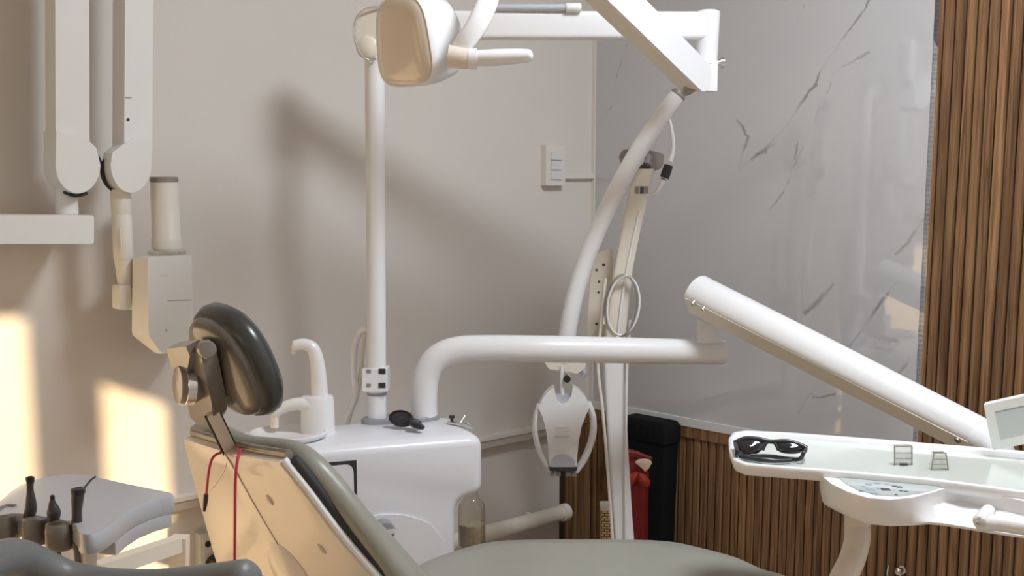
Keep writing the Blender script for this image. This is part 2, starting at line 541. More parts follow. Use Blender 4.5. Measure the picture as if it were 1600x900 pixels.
def add_sun_mask(i, drop0, drop1):  # unseen pieces added over the openings to slant the sun patch tops
    u0, u1, z0, z1 = SW[i]
    pts = [W(u0 - 0.03, ROOM_B - 0.012, z1 + 0.03), W(u1 + 0.03, ROOM_B - 0.012, z1 + 0.03), W(u1 + 0.03, ROOM_B - 0.012, z1 - drop1), W(u0 - 0.03, ROOM_B - 0.012, z1 - drop0)]
    return prism('window_sun_mask', pts, D2 * 0.01, 'wall', wall_rear)
add_sun_mask(0, 0.10, 0.0); add_sun_mask(1, 0.06, -0.02)

def window_frame(name, u0, u1, z0, z1, place, eu, en, mull):
    root = tag(bpy.data.objects.new(name, None), kind='structure'); scene.collection.objects.link(root)
    root.location = place((u0 + u1) / 2, z0)
    t = 0.03
    for (c, hu, hz) in (((u0 + u1) / 2, (u1 - u0) / 2, None),):
        box('frame', place((u0 + u1) / 2, z0 + t / 2), eu * ((u1 - u0) / 2), en * 0.02, Zv * (t / 2), 'frame', root)
        box('frame', place((u0 + u1) / 2, z1 - t / 2), eu * ((u1 - u0) / 2), en * 0.02, Zv * (t / 2), 'frame', root)
    for u in [u0 + t / 2, u1 - t / 2] + mull:
        box('frame', place(u, (z0 + z1) / 2), eu * (t / 2), en * 0.02, Zv * ((z1 - z0) / 2 - t), 'frame', root)
    return root
window_frame('window_1', WIN_B0, WIN_B1, WIN_Z0, WIN_Z1, lambda u, z: W(-0.1, u, z), D2, D1, [(WIN_B0 + WIN_B1) / 2])

window_frame('window_2', NW_B0, NW_B1, NW_Z0, NW_Z1, lambda u, z: W(ROOM_A + 0.08, u, z), D2, D1, [(NW_B0 + NW_B1) / 2])

# stone cladding, ledge, slatted wood
st = wbox('stone_panel', 0.0, 0.02, 0.0, STONE_B, LEDGE_Z, ROOM_Z, 'stone', wall_right)
# object space of the stone: x along the wall, z up
def reframe(o):
    mw = Matrix((( D2.x, -D1.x, 0, stone_origin.x), (D2.y, -D1.y, 0, stone_origin.y), (0, 0, 1, 0), (0, 0, 0, 1)))
    o.data.transform(mw.inverted()); o.matrix_local = mw
reframe(st)
wbox('wood_backing', 0.0, 0.006, 0.0, WIN_B0 - 0.02, 0.0, LEDGE_Z - 0.006, 'wooddark', wall_right)
wbox('wood_backing', 0.0, 0.006, STONE_B, WIN_B0 - 0.02, LEDGE_Z - 0.006, ROOM_Z, 'wooddark', wall_right)
tag(wbox('trim_1', 0.0, 0.026, 0.0, STONE_B, LEDGE_Z - 0.012, LEDGE_Z + 0.012, 'ledge', None, 0.002), 'pale stone ledge strip along the top of the slatted wainscot', None, kind='structure')
RAIL = 0.032
wbox('wood_rail', 0.0, 0.024, 0.0, STONE_B, LEDGE_Z - 0.012 - RAIL, LEDGE_Z - 0.012, 'wood', wall_right, 0.002)

def slat_mesh(name, h):
    bm = bmesh.new()
    w, d = PITCHW * 0.425, 0.014
    prof = [(-w, 0), (-w, d * 0.6), (-w * 0.74, d), (w * 0.74, d), (w, d * 0.6), (w, 0)]
    pts = [D2 * x - D1 * y for x, y in prof]
    add_prism(bm, pts, Zv * h)
    bmesh.ops.recalc_face_normals(bm, faces=bm.faces)
    me = bpy.data.meshes.new(name); bm.to_mesh(me); bm.free()
    me.materials.append(M['wood'])
    return me
low_me = slat_mesh('slat_low', LEDGE_Z - 0.012 - RAIL - 0.002)
tall_me = slat_mesh('slat_tall', ROOM_Z - 0.004)
b_ = PITCHW / 2 + 0.004
while b_ < WIN_B0 - 0.03:
    me = low_me if b_ < STONE_B - 0.006 else tall_me
    o = bpy.data.objects.new('slat', me); scene.collection.objects.link(o)
    o.location = W(0.006, b_, 0.002); o.parent = wall_right
    b_ += PITCHW
# short return of the wainscot on the painted wall
RET_A = AB(PL(874, 760))[0]
ret_z = LEDGE_Z - 0.02
wl = bpy.data.objects['wall_left']
wbox('wood_backing', 0.03, RET_A, 0.0, 0.006, 0.0, ret_z, 'wooddark', wl)
wbox('wood_rail', 0.03, RET_A, 0.0, 0.022, ret_z - RAIL, ret_z, 'wood', wl, 0.002)
bm = bmesh.new()
w, d = PITCHW * 0.425, 0.014
add_prism(bm, [D1 * x + D2 * y for x, y in [(-w, 0), (-w, d * 0.6), (-w * 0.74, d), (w * 0.74, d), (w, d * 0.6), (w, 0)]], Zv * (ret_z - RAIL - 0.004))
bmesh.ops.recalc_face_normals(bm, faces=bm.faces)
ret_me = bpy.data.meshes.new('slat_return'); bm.to_mesh(ret_me); bm.free(); ret_me.materials.append(M['wood'])
a_ = 0.03 + PITCHW / 2
while a_ < RET_A - 0.01:
    o = bpy.data.objects.new('slat', ret_me); scene.collection.objects.link(o)
    o.location = W(a_, 0.006, 0.002); o.parent = wl
    a_ += PITCHW

# cable duct along the painted wall, shade on its face painted in tan
dz = PL(515, 742, 0.03).z
dz1 = AB(PL(872, 676, 0.03))
tag(wbox('trim_2', dz1[0], ROOM_A, 0.0, 0.03, dz - 0.014, dz + 0.008, 'duct', None, 0.002), 'cable duct running along the painted wall, its face coloured tan for shade', None, kind='structure')
tag(wbox('trim_3', dz1[0], ROOM_A, 0.0, 0.034, dz + 0.008, dz + 0.018, 'switch', None, 0.002), 'pale top ledge of the cable duct, above its shade-coloured face', None, kind='structure')
ca = AB(PL(923, 300))[0]
tag(wbox('trim_4', 0.003, ca, 0.0, 0.014, LEDGE_Z, ROOM_Z, 'switch', None, 0.002), 'pale vertical conduit in the corner beside the stone', None, kind='structure')

# ------------------------------------------------------------------ wall switch with conduit, outlet, pipe
def wall_plate(px0, px1, py0, py1, thick):
    pts = [PL(px0, py0), PL(px1, py0), PL(px1, py1), PL(px0, py1)]
    a0 = AB(pts[1])[0]; a1 = AB(pts[0])[0]; zt = (pts[0].z + pts[1].z) / 2; zb = (pts[2].z + pts[3].z) / 2
    return a0, a1, zb, zt
a0, a1, zb, zt = wall_plate(845, 875, 227, 290, 0.02)
t = thing('wall_switch', W((a0 + a1) / 2, 0, zb), 'pale surface-mounted wall switch plate left of the stone panel', 'switch')
wbox('back_box', a0, a1, 0, 0.022, zb, zt, 'switch', t, 0.003)
m_ = (a1 - a0) * 0.22; hh = (zt - zb)
for k in range(3):
    z0 = zb + hh * (0.16 + 0.24 * k)
    wbox('rocker', a0 + m_, a1 - m_, 0.022, 0.027, z0, z0 + hh * 0.2, 'ledge', t, 0.002)
cz = PL(898, 275).z
wbox('conduit', ca, a0, 0.0, 0.014, cz - 0.008, cz + 0.008, 'switch', t, 0.002)

a0, a1, zb, zt = wall_plate(303, 352, 826, 905, 0.02)
t = thing('wall_outlet', W((a0 + a1) / 2, 0, zb), 'white wall outlet with a black plug, low beside the chair back', 'outlet')
wbox('back_box', a0, a1, 0, 0.03, zb, zt, 'ledge', t, 0.004)
wbox('cover_plate', a0 + .006, a1 - .006, 0.03, 0.034, zb + .006, zt - .006, 'switch', t, 0.002)
lathe('socket', PL(325, 850, 0.034), D2, [(0.008, 0), (0.008, 0.002), (0.004, 0.003)], 'blackplastic', t)
pl = lathe('plug', PL(334, 880, 0.034), D2, [(0.022, 0), (0.022, 0.02), (0.016, 0.03), (0.008, 0.045)], 'blackplastic', t)

p0, p1 = PL(700, 842, 0.05), PL(884, 806, 0.05)
p0.z = p1.z = (p1.z + p0.z) / 2
t = thing('drain_pipe', p0, 'cream plastic pipe with an end cap, low on the painted wall behind the seat', 'pipe')
tube('pipe', [p0 - D1 * 1.2, p1], 0.023, 'cream', t, per=1)
lathe('end_cap', p1 - D1 * 0.02, D1, [(0.026, 0), (0.0265, 0.004), (0.0265, 0.022), (0.022, 0.027), (0.018, 0.027), (0.018, 0.024)], 'cream', t)
for k in range(2):
    pc = p1 - D1 * (0.12 + 0.6 * k)
    wp = W(AB(pc)[0], 0, pc.z)
    box('clip', (pc + wp) / 2, D1 * 0.008, D2 * 0.026, Zv * 0.012, 'cream', t, 0.002)

# ------------------------------------------------------------------ cuspidor unit
UE = Vector((0.937, 0.35, 0)).normalized(); UG = Vector((-UE.y, UE.x, 0))
U0 = P(620, 690, 2.55); UZ = U0.z; U0.z = 0
def U(s, w, z): return U0 + UE * s + UG * w + Zv * z
def ufront(px, py, w=0.0):                 # -> (s, z) on the front face plane
    p = PPlane(px, py, U(0, w, 0), UG); q = p - U0
    return q.dot(UE), p.z
sR = ufront(757, 720)[0]; sL = ufront(392, 720)[0]
zN = ufront(757, 752)[1]; sN, zN2 = ufront(714, 785)
unit = thing('cuspidor_unit', U(0, 0.12, 0), 'white cuspidor cabinet with spout and glass bottle between chair and wall', 'dental unit')
out = round_poly([(sL, UZ), (sR, UZ), (sR, zN2 + 0.012), (sN, zN2), (sN, 0.0), (sL, 0.0)], [0.03, 0.035, 0.05, 0.03, 0.0, 0.0], 6)
body_bm = bmesh.new()
ring = lambda w, ins: [U(s, w, z) for s, z in out]
cs = sum(p[0] for p in out) / len(out)
def inset(k):
    pts = []
    for i, (s, z) in enumerate(out):
        a = Vector(out[i - 1]); b = Vector(out[(i + 1) % len(out)]); tdir = (b - a).normalized()
        nrm = Vector((tdir.y, -tdir.x))
        pts.append(((Vector((s, z)) - nrm * (-k)).x, (Vector((s, z)) - nrm * (-k)).y))
    return pts
def area(ps): return sum(ps[i - 1][0] * ps[i][1] - ps[i][0] * ps[i - 1][1] for i in range(len(ps))) / 2
sgn = 1 if abs(area(inset(0.01))) < abs(area(out)) else -1
UD = 0.24
rings = []
for k, w in ((0.022, 0.0), (0.012, 0.003), (0.004, 0.011), (0.0, 0.024), (0.0, UD - 0.024), (0.004, UD - 0.011), (0.022, UD)):
    rings.append([U(s, w, z) for s, z in inset(sgn * k)])
add_loft(body_bm, rings)
finish('body', body_bm, 'cabinet', unit, angle=50)
# arched raised panel, dark recess with a white door, knob
s0, z0 = ufront(500, 800); s1, z1 = ufront(690, 860)
az = ufront(600, 803)[1]
pts2 = [(s0, 0.1)] + [(s0 + (s1 - s0) * k / 10, az - 0.05 * (2 * k / 10 - 1) ** 2 - (0.02 if k in (0, 10) else 0)) for k in range(11)] + [(s1, 0.1)]
prism('front_panel', [U(s, -0.004, z) for s, z in pts2], UG * 0.008, 'cabinet', unit, 0.0025)
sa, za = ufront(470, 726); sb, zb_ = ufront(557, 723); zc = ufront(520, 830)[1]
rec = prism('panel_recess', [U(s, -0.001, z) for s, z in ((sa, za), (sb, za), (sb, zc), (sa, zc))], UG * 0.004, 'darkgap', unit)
d_ = round_poly([(sa - 0.02, za - 0.010), (sb - 0.0075, za - 0.007), (sb - 0.0075, zc + 0.01), (sa - 0.02, zc + 0.01)], [0, 0.02, 0.01, 0], 5)
prism('panel_door', [U(s, -0.004, z) for s, z in d_], UG * 0.005, 'cabinet', unit, 0.0015)
ks, kz = ufront(597, 824)
lathe('knob', U(ks, 0.0, kz), -UG, [(0.022, 0), (0.022, 0.03), (0.019, 0.035), (0.0, 0.036)], 'greyplastic', unit)
box('knob_grip', U(ks, -0.036, kz), UE * 0.019, UG * 0.005, Zv * 0.004, 'ledge', unit, 0.001)
# spout group
sp = PZ(497, 676, UZ)
lathe('spout_base', sp - Zv * 0.002, Zv, [(0.040, 0), (0.040, 0.004), (0.038, 0.006), (0.0375, 0.078), (0.034, 0.086), (0.0, 0.088)], 'white', unit, 28)
Ys = sp.y
tube('cup_filler', px_path([(485, 633), (465, 631), (445, 636), (431, 645)], Ys - 0.02), [0.017, 0.016, 0.014, 0.012], 'white', unit, flat=0.9, round_end=True)
tube('filler_nozzle', px_path([(430, 643), (429, 668)], Ys - 0.02), 0.009, 'cream', unit, per=1)
tube('rinse_spout', px_path([(500, 640), (499, 605), (496, 568), (489, 545), (475, 538), (461, 540)], Ys + 0.005),
     [0.0205, 0.0185, 0.016, 0.0145, 0.013, 0.0125], 'white', unit, round_end=True, n=18)
tube('spout_tip', px_path([(459, 540), (459, 553)], Ys + 0.005), [0.007, 0.005], 'cream', unit, per=1)
# bowl behind the headrest
bp_ = U(sL + 0.10, UD * 0.5, UZ - 0.001)
lathe('spittoon_bowl', bp_, Zv, [(0.07, 0), (0.085, 0.008), (0.088, 0.014), (0.082, 0.016), (0.07, 0.006), (0.02, 0.002)], 'white', unit, 30)
# grey base plate for the two posts
pole_b = PZ(589, 660, UZ); arm_b = PZ(663, 655, UZ)
mid = (pole_b + arm_b) / 2; ax = (arm_b - pole_b).normalized(); ay = Vector((-ax.y, ax.x, 0)); L_ = (arm_b - pole_b).length / 2
ov = []
for k in range(28):
    th = 2 * math.pi * k / 28
    ov.append(mid + ax * (math.copysign(abs(math.cos(th)) ** 0.6, math.cos(th)) * (L_ + 0.037)) + ay * (math.copysign(abs(math.sin(th)) ** 0.9, math.sin(th)) * 0.036))
pad('base_plate', ov, Zv, [(1.0, -0.002), (1.0, 0.008), (0.95, 0.012), (0.0, 0.012)], 'greyplastic', unit)
# bottle under the overhang
bt = PPlane(737, 800, U(0, 0.10, 0), UG)
zt_ = zN2 + 0.004
bz0 = bt.z - 0.085
bot = lathe('glass_bottle', Vector((bt.x, bt.y, bz0)), Zv, [(0.028, 0), (0.0315, 0.006), (0.032, 0.02), (0.032, 0.09), (0.029, 0.105), (0.018, 0.118), (0.014, 0.124), (0.014, zt_ - bz0 + 0.02)], 'glass', unit, 28)
lathe('liquid', Vector((bt.x, bt.y, bz0 + 0.002)), Zv, [(0.026, 0), (0.0295, 0.005), (0.0300, 0.055), (0.0, 0.056)], 'liquid', bot, 24)
lathe('bottle_cap', Vector((bt.x, bt.y, zt_ - 0.006)), Zv, [(0.017, 0), (0.017, 0.02), (0.0, 0.021)], 'cabinet', bot, 24)

# small things lying on the cabinet
mp_ = PZ(640, 668, UZ + 0.012)
t = thing('hand_mirror', mp_, 'black oval hand mirror propped between the two posts on the white cabinet', 'mirror')
c_ = PZ(627, 654, UZ + 0.024)
nn = Vector((-0.25, -0.75, 0.6)).normalized(); u1 = Vector((0.9, -0.05, -0.32)).normalized(); u1 = (u1 - nn * u1.dot(nn)).normalized(); u2 = nn.cross(u1)
ovl = [c_ + u1 * (0.031 * math.cos(2 * math.pi * k / 24)) + u2 * (0.020 * math.sin(2 * math.pi * k / 24)) for k in range(24)]
pad('rim', ovl, nn, [(0.9, -0.006), (1.0, -0.003), (1.0, 0.003), (0.93, 0.005), (0.86, 0.005), (0.84, 0.002)], 'blackplastic', t)
pad('glass_face', ovl, nn, [(0.84, 0.0015), (0.84, 0.0028), (0.0, 0.003)], 'lens', t)
tube('handle', [c_ + u1 * 0.026, c_ + u1 * 0.040 - Zv * 0.003, PZ(648, 663, UZ + 0.018), PZ(660, 668, UZ + 0.013)], [0.011, 0.012, 0.012, 0.008], 'blackplastic', t, flat=0.7, round_end=True)
q = PZ(722, 662, UZ)
t = thing('chrome_clip', q, 'small chrome clip with a black knob on the right end of the cabinet', 'clip')
tube('bar', [PZ(700, 660, UZ + 0.004), PZ(722, 664, UZ + 0.004), PZ(740, 669, UZ + 0.004)], 0.004, 'chrome', t)
tube('jaw', [PZ(722, 664, UZ + 0.003), PZ(733, 662, UZ + 0.003), PZ(742, 668, UZ + 0.003)], 0.003, 'chrome', t)
kb = PZ(706, 662, UZ + 0.002)
lathe('knob', kb, Zv, [(0.006, 0), (0.004, 0.004), (0.003, 0.012), (0.007, 0.014), (0.007, 0.019), (0.0, 0.02)], 'blackplastic', t, 16)
tube('lever', [PZ(718, 663, UZ + 0.004), P(726, 650, kb.y)], 0.0016, 'chrome', t, per=1)

# ------------------------------------------------------------------ operating light on its post
ZB = UZ + 0.012
light = thing('operating_light', Vector((pole_b.x, pole_b.y, ZB)), 'white overhead operating light on a tall post with a jointed arm', 'dental light')
YP = pole_b.y
pb = Vector((pole_b.x, pole_b.y, ZB - 0.003)); pt = P(585, 60, YP)
pt_mid = P(586, 192, YP)
tube('post', [pb, pt_mid], 0.0222, 'white', light, per=1, n=24)
tube('post_sleeve', [pt_mid - Zv * 0.002, pt], 0.0226, 'white', light, per=1, n=24)
c1 = P(588, 591, YP)
box('clamp', c1, X * 0.029, Yv * 0.029, Zv * 0.026, 'white', light, 0.005)
for k in (-1, 1):
    box('clamp_slot', P(597, 591 + 11 * k, YP - 0.029), X * 0.008, Yv * 0.0012, Zv * 0.006, 'darkgap', light, 0.0008)
    box('clamp_slot', P(576, 591 + 11 * k, YP - 0.029), X * 0.005, Yv * 0.0012, Zv * 0.004, 'bracketgrey', light, 0.0008)
lathe('post_ring', P(589, 617, YP), Zv, [(0.0224, 0), (0.0235, 0.001), (0.0235, 0.006), (0.0224, 0.007)], 'greyplastic', light)
tube('hose', px_path([(576, 512, YP + 0.01), (563, 518, YP + 0.03), (554, 545, YP + 0.04), (553, 585, YP + 0.04), (556, 612, YP + 0.035), (548, 640, YP + 0.03), (540, 664, YP + 0.03)], YP), 0.008, 'white', light)
tube('hose_sheath', px_path([(572, 520, YP + 0.035), (567, 545, YP + 0.04), (563, 590, YP + 0.045), (556, 630, YP + 0.04)], YP), 0.005, 'cream', light)
# joint on top of the post
jt = P(576, 38, YP)
box('joint_block', P(577, 40, YP), X * 0.022, Yv * 0.026, Zv * 0.036, 'cream', light, 0.006)
lathe('joint_disc', P(578, 78, YP + 0.02), -Yv, [(0.024, 0), (0.025, 0.05), (0.02, 0.054), (0.0, 0.055)], 'cream', light)
tube('cable_loop', px_path([(596, 12, YP - 0.03), (575, 13, YP - 0.04), (559, 25, YP - 0.05), (553, 50, YP - 0.05), (560, 78, YP - 0.045), (574, 93, YP - 0.035), (588, 92, YP - 0.03)], YP), 0.0026, 'chrome', light)
# horizontal arm
YE = YP + 0.06
h0, h1 = P(586, 40, YP), P(1110, 41, YE)
tdir = (h1 - h0).normalized(); sdir = tdir.cross(Zv).normalized(); udir = sdir.cross(tdir)
bm = bmesh.new()
prof = round_poly([(-0.024, -0.031), (0.024, -0.031), (0.024, 0.031), (-0.024, 0.031)], 0.012, 4)
add_loft(bm, [[p + sdir * a + udir * b for a, b in prof] for p in (h0, h1)])
finish('cross_arm', bm, 'white', light, angle=50)
tube('arm_conduit', [P(745, 12, YP - 0.005), P(905, 12, YP + 0.01)], 0.0085, 'traygrey', light, per=1)
lathe('conduit_sleeve', P(884, 12, YP + 0.006), tdir, [(0.0095, 0), (0.0105, 0.002), (0.0105, 0.032), (0.0095, 0.034)], 'white', light)
# elbow
e0 = P(1107, 20, YE); e1 = P(1104, 98, YE)
tube('elbow', [e0, e1], [0.0265, 0.0245], 'white', light, per=1, n=24)
lathe('elbow_cap', e0, Zv, [(0.0265, -0.001), (0.025, 0.003), (0.019, 0.006), (0.0, 0.007)], 'white', light)
lathe('collar', e1 - Zv * 0.004, Zv, [(0.024, 0), (0.0265, 0.001), (0.0265, 0.009), (0.024, 0.010)], 'white', light)
lathe('lock_screw', P(1117, 98, YE), X, [(0.007, 0), (0.007, 0.012), (0.012, 0.013), (0.012, 0.02), (0.0, 0.021)], 'chrome', light, 16)
e2 = P(1107, 143, YE)
bm = bmesh.new(); add_box(bm, (e1 + e2) / 2 + X * 0.002, X * 0.017, Yv * 0.024, Zv * ((e1 - e2).length / 2)); bevel_all(bm, 0.006, 3)
finish('knuckle', bm, 'white', light)
# spring arm
s0_, s1_ = P(1086, 121, YE - 0.03), P(772, -186, 2.28)
td = (s1_ - s0_).normalized(); sd_ = td.cross(Zv).normalized(); ud = sd_.cross(td)
L2 = (s1_ - s0_).length
prof2 = []
hh_, r_ = 0.034, 0.034
ol = [(L2, -hh_), (L2, hh_)] + [(-r_ * math.sin(math.pi * k / 10) * 0.8, hh_ * math.cos(math.pi * k / 10)) for k in range(11)]
bm = bmesh.new()
add_prism(bm, [s0_ + td * a + ud * b - sd_ * 0.026 for a, b in ol], sd_ * 0.052)
bevel_all(bm, 0.006, 3, 40)
finish('spring_arm', bm, 'white', light)
bm = bmesh.new()
add_prism(bm, [s0_ + td * a + ud * b - sd_ * 0.020 for a, b in ((0.0, -hh_ - 0.003), (L2, -hh_ - 0.003), (L2, -hh_ + 0.002), (0.0, -hh_ + 0.002))], sd_ * 0.04)
finish('arm_underside_cover', bm, 'cream', light)
lathe('pivot_pin', P(1078, 138, YE - 0.06), Yv, [(0.012, 0), (0.013, 0.002), (0.013, 0.055), (0.0, 0.056)], 'bracketgrey', light, 20)
# lamp head
YL = 2.2
LC = P(631, 65, YL)
ln = Vector((-0.60, -0.77, -0.14)).normalized()
lu = (Zv - ln * ln.z).normalized(); lr = lu.cross(ln)
def head_ring(d, hw, hh, top=0.8, n=32, dz=0.0, e=0.55):
    pts = []
    for k in range(n):
        th = 2 * math.pi * k / n
        cx_ = math.copysign(abs(math.cos(th)) ** e, math.cos(th)); sx_ = math.copysign(abs(math.sin(th)) ** e, math.sin(th))
        wv = hw * (1 - (1 - top) * (sx_ + 1) / 2)
        pts.append(LC - ln * d + lr * (cx_ * wv) + lu * (sx_ * hh + dz))
    return pts
bm = bmesh.new()
add_loft(bm, [head_ring(-0.002, 0.068, 0.074), head_ring(-0.004, 0.071, 0.077), head_ring(0.0, 0.074, 0.079), head_ring(0.012, 0.075, 0.08), head_ring(0.05, 0.073, 0.078, e=0.6),
              head_ring(0.085, 0.066, 0.072, e=0.65), head_ring(0.108, 0.052, 0.058, e=0.75), head_ring(0.122, 0.03, 0.034, e=0.9), head_ring(0.127, 0.012, 0.012, e=1)])
finish('lamp_housing', bm, 'white', light, angle=60)
bm = bmesh.new()
add_loft(bm, [head_ring(-0.002, 0.0690, 0.0750), head_ring(-0.006, 0.067, 0.073), head_ring(-0.011, 0.05, 0.056, e=0.65), head_ring(-0.014, 0.02, 0.025, e=0.8)])
finish('lamp_lens', bm, 'lampcover', light, angle=60)
yk = px_path([(771, -120, 2.27), (771, -60, 2.25), (765, -10, 2.2), (750, 30, 2.17), (728, 64, 2.16), (712, 84, 2.17)], YL)
bm = bmesh.new(); add_tube(bm, yk, [0.019, 0.019, 0.019, 0.019, 0.017, 0.014], n=16, flat=0.45, up=Vector((0.2, -0.97, 0.1)))
finish('yoke', bm, 'white', light, angle=60)
lathe('yoke_swivel', P(772, -186, 2.28) - Zv * 0.08, Zv, [(0.022, 0), (0.026, 0.004), (0.026, 0.09), (0.0, 0.1)], 'white', light)
tube('handle_socket', px_path([(700, 88), (722, 91), (735, 92)], 2.15), [0.020, 0.0185, 0.0165], 'lampcover', light, n=18)
tube('handle_collar', px_path([(732, 92), (745, 92)], 2.15), 0.018, 'white', light, per=1, n=18)
tube('handle_grip', px_path([(742, 91), (770, 90), (805, 88), (826, 87)], 2.15), [0.0165, 0.018, 0.0165, 0.014], 'white', light, flat=0.8, round_end=True, n=18)

# ------------------------------------------------------------------ delivery arm and instrument tray
YA = arm_b.y
deliv = thing('instrument_delivery_unit', Vector((arm_b.x, arm_b.y, ZB)), 'white swing arm carrying the instrument tray and control pod at right', 'dental unit')
tube('bent_arm', px_path([(663, 660), (663, 612), (668, 583), (684, 560), (711, 548), (752, 545), (860, 545.5), (1000, 548, YA + 0.04), (1130, 550.5, YA + 0.09)], YA),
     [0.0315, 0.0315, 0.032, 0.0325, 0.0325, 0.0325, 0.032, 0.031, 0.030], 'white', deliv, n=28, per=8)
pv = P(1103, 531, YA + 0.08)
bm = bmesh.new()
def sq(c, r, n=4): return [c + X * (r * sx) + Yv * (r * sy) for sx, sy in ((-1, -1), (1, -1), (1, 1), (-1, 1))]
add_loft(bm, [sq(pv - Zv * 0.005, 0.024), sq(pv + Zv * 0.02, 0.0215), sq(pv + Zv * 0.048, 0.018)]); bevel_all(bm, 0.005, 2)
finish('pivot_block', bm, 'white', deliv)
lathe('pivot_bolt', pv + Zv * 0.046, Zv, [(0.009, 0), (0.009, 0.006), (0.012, 0.007), (0.012, 0.014), (0.009, 0.03)], 'chrome', deliv, 16)
g0, g1 = P(1088, 459, YA + 0.06), P(1538, 688, 2.34)
gt = (g1 - g0).normalized(); gs = gt.cross(Zv).normalized(); gu = gs.cross(gt)
GL = (g1 - g0).length
CHC, CHS = math.cos(math.radians(42)), math.sin(math.radians(42))      # flat facet towards the operator
def arm_ring(d, r, squash=1.0):
    pts = []
    for k in range(32):
        th = 2 * math.pi * k / 32
        b = math.sin(th) * r; a = math.cos(th) * r
        over = a * CHC - b * CHS - 0.80 * r
        if over > 0:
            a -= over * CHC; b += over * CHS
        pts.append(g0 + gt * d + gs * a + gu * b)
    return pts
bm = bmesh.new()
add_loft(bm, [arm_ring(0.0, 0.046), arm_ring(-0.004 + 0.006, 0.0475), arm_ring(GL * 0.5, 0.0455), arm_ring(GL - 0.003, 0.0405), arm_ring(GL, 0.039)])
finish('spring_arm', bm, 'white', deliv, angle=35)
bm = bmesh.new()
cn_ = gs * CHC - gu * CHS; ct_ = gs * CHS + gu * CHC
add_prism(bm, [g0 + gt * a + ct_ * (b * r) + cn_ * (0.80 * r - 0.001) for a, b, r in ((0.006, -0.58, 0.0475), (GL - 0.005, -0.58, 0.0405), (GL - 0.005, 0.58, 0.0405), (0.006, 0.58, 0.0475))], cn_ * 0.0022)
bevel_all(bm, 0.0006, 1)
finish('arm_underside_cover', bm, 'cream', deliv)
for (px, py) in ((1083, 473), (1099, 482)):
    lathe('arm_screw', PPlane(px, py, g0 + cn_ * (0.80 * 0.0475 + 0.001), cn_), cn_, [(0.006, -0.004), (0.006, 0.004), (0.003, 0.0045), (0.003, 0.002)], 'chrome', deliv, 14)
lathe('arm_screw', PPlane(1497, 687, g1 + cn_ * (0.80 * 0.041 + 0.001), cn_), cn_, [(0.007, -0.004), (0.007, 0.004), (0.004, 0.0045), (0.004, 0.002)], 'bracketgrey', deliv, 14)

TZ = 0.985
def tz(pts, z): return [PZ(x, y, z) for x, y in pts]
tray_px = [(1138, 684), (1144, 675), (1165, 672), (1230, 675), (1300, 680), (1380, 686), (1450, 692), (1530, 698), (1600, 704), (1680, 711), (1720, 716),
           (1722, 770), (1700, 781), (1600, 768), (1520, 757), (1450, 748), (1380, 742), (1300, 735), (1220, 729), (1165, 725), (1146, 718), (1139, 702)]
outer = tz(tray_px, TZ)
tc_ = sum(outer, Vector()) / len(outer)
def offset_in(pts, k):
    n = len(pts); res = []
    for i in range(n):
        d = (pts[(i + 1) % n] - pts[i - 1]).normalized(); nn_ = Vector((-d.y, d.x, 0))
        if nn_.dot(tc_ - pts[i]) < 0 and i not in (): nn_ = nn_
        res.append(pts[i] + nn_ * k)
    return res
test = offset_in(outer, 0.01)
ks_ = 1 if sum((p - tc_).length for p in test) < sum((p - tc_).length for p in outer) else -1
OI = lambda k: offset_in(outer, ks_ * k)
bm = bmesh.new()
dn = lambda pts, z: [p + Zv * z for p in pts]
add_loft(bm, [dn(OI(0.02), -0.022), dn(OI(0.006), -0.0205), dn(OI(0.002), -0.016), dn(OI(0.0), -0.003), dn(OI(0.002), 0.0), dn(OI(0.009), 0.0), dn(OI(0.012), -0.003), dn(OI(0.015), -0.010)], True, False)
tray = finish('tray_shell', bm, 'white', deliv, angle=60)
bm = bmesh.new(); add_loft(bm, [dn(OI(0.0145), -0.016), dn(OI(0.0145), -0.0095)]); finish('tray_floor', bm, 'trayfloor', deliv)
# tray underside body (to the right) and control pod
PZ_T = TZ - 0.012
pod_px = [(1281, 737), (1300, 738), (1360, 742), (1430, 749), (1500, 757), (1600, 770), (1640, 776), (1640, 792), (1600, 783), (1545, 770), (1505, 762), (1478, 763), (1455, 770), (1425, 778), (1390, 781), (1355, 778), (1325, 769), (1300, 757), (1285, 745)]
podT = tz(pod_px, PZ_T)
def scaled(pts, s, dz_, about=None):
    c = about or sum(pts, Vector()) / len(pts)
    return [c + (p - c) * s + Zv * dz_ for p in pts]
pod_px2 = [(1284, 745), (1300, 740), (1360, 744), (1430, 751), (1500, 759), (1600, 772), (1640, 778), (1640, 800), (1600, 796), (1545, 788), (1505, 782), (1478, 778), (1455, 776), (1425, 778), (1390, 779), (1355, 776), (1325, 767), (1302, 757), (1288, 750)]
podM = tz(pod_px2, PZ_T)
bm = bmesh.new()
add_loft(bm, [scaled(podM, 0.93, -0.044), scaled(podM, 0.985, -0.040), scaled(podT, 1.0, -0.022), scaled(podT, 1.0, -0.003), scaled(podT, 0.995, 0.0)])
pod = finish('control_pod', bm, 'white', deliv, angle=45)
lens_px = [(1306, 744), (1360, 747), (1420, 752), (1480, 759), (1462, 766), (1440, 772), (1405, 777), (1370, 775), (1340, 767), (1320, 756)]
pan = prism('control_panel', tz(lens_px, PZ_T - 0.001), Zv * 0.0025, 'panel', deliv, 0.0006)
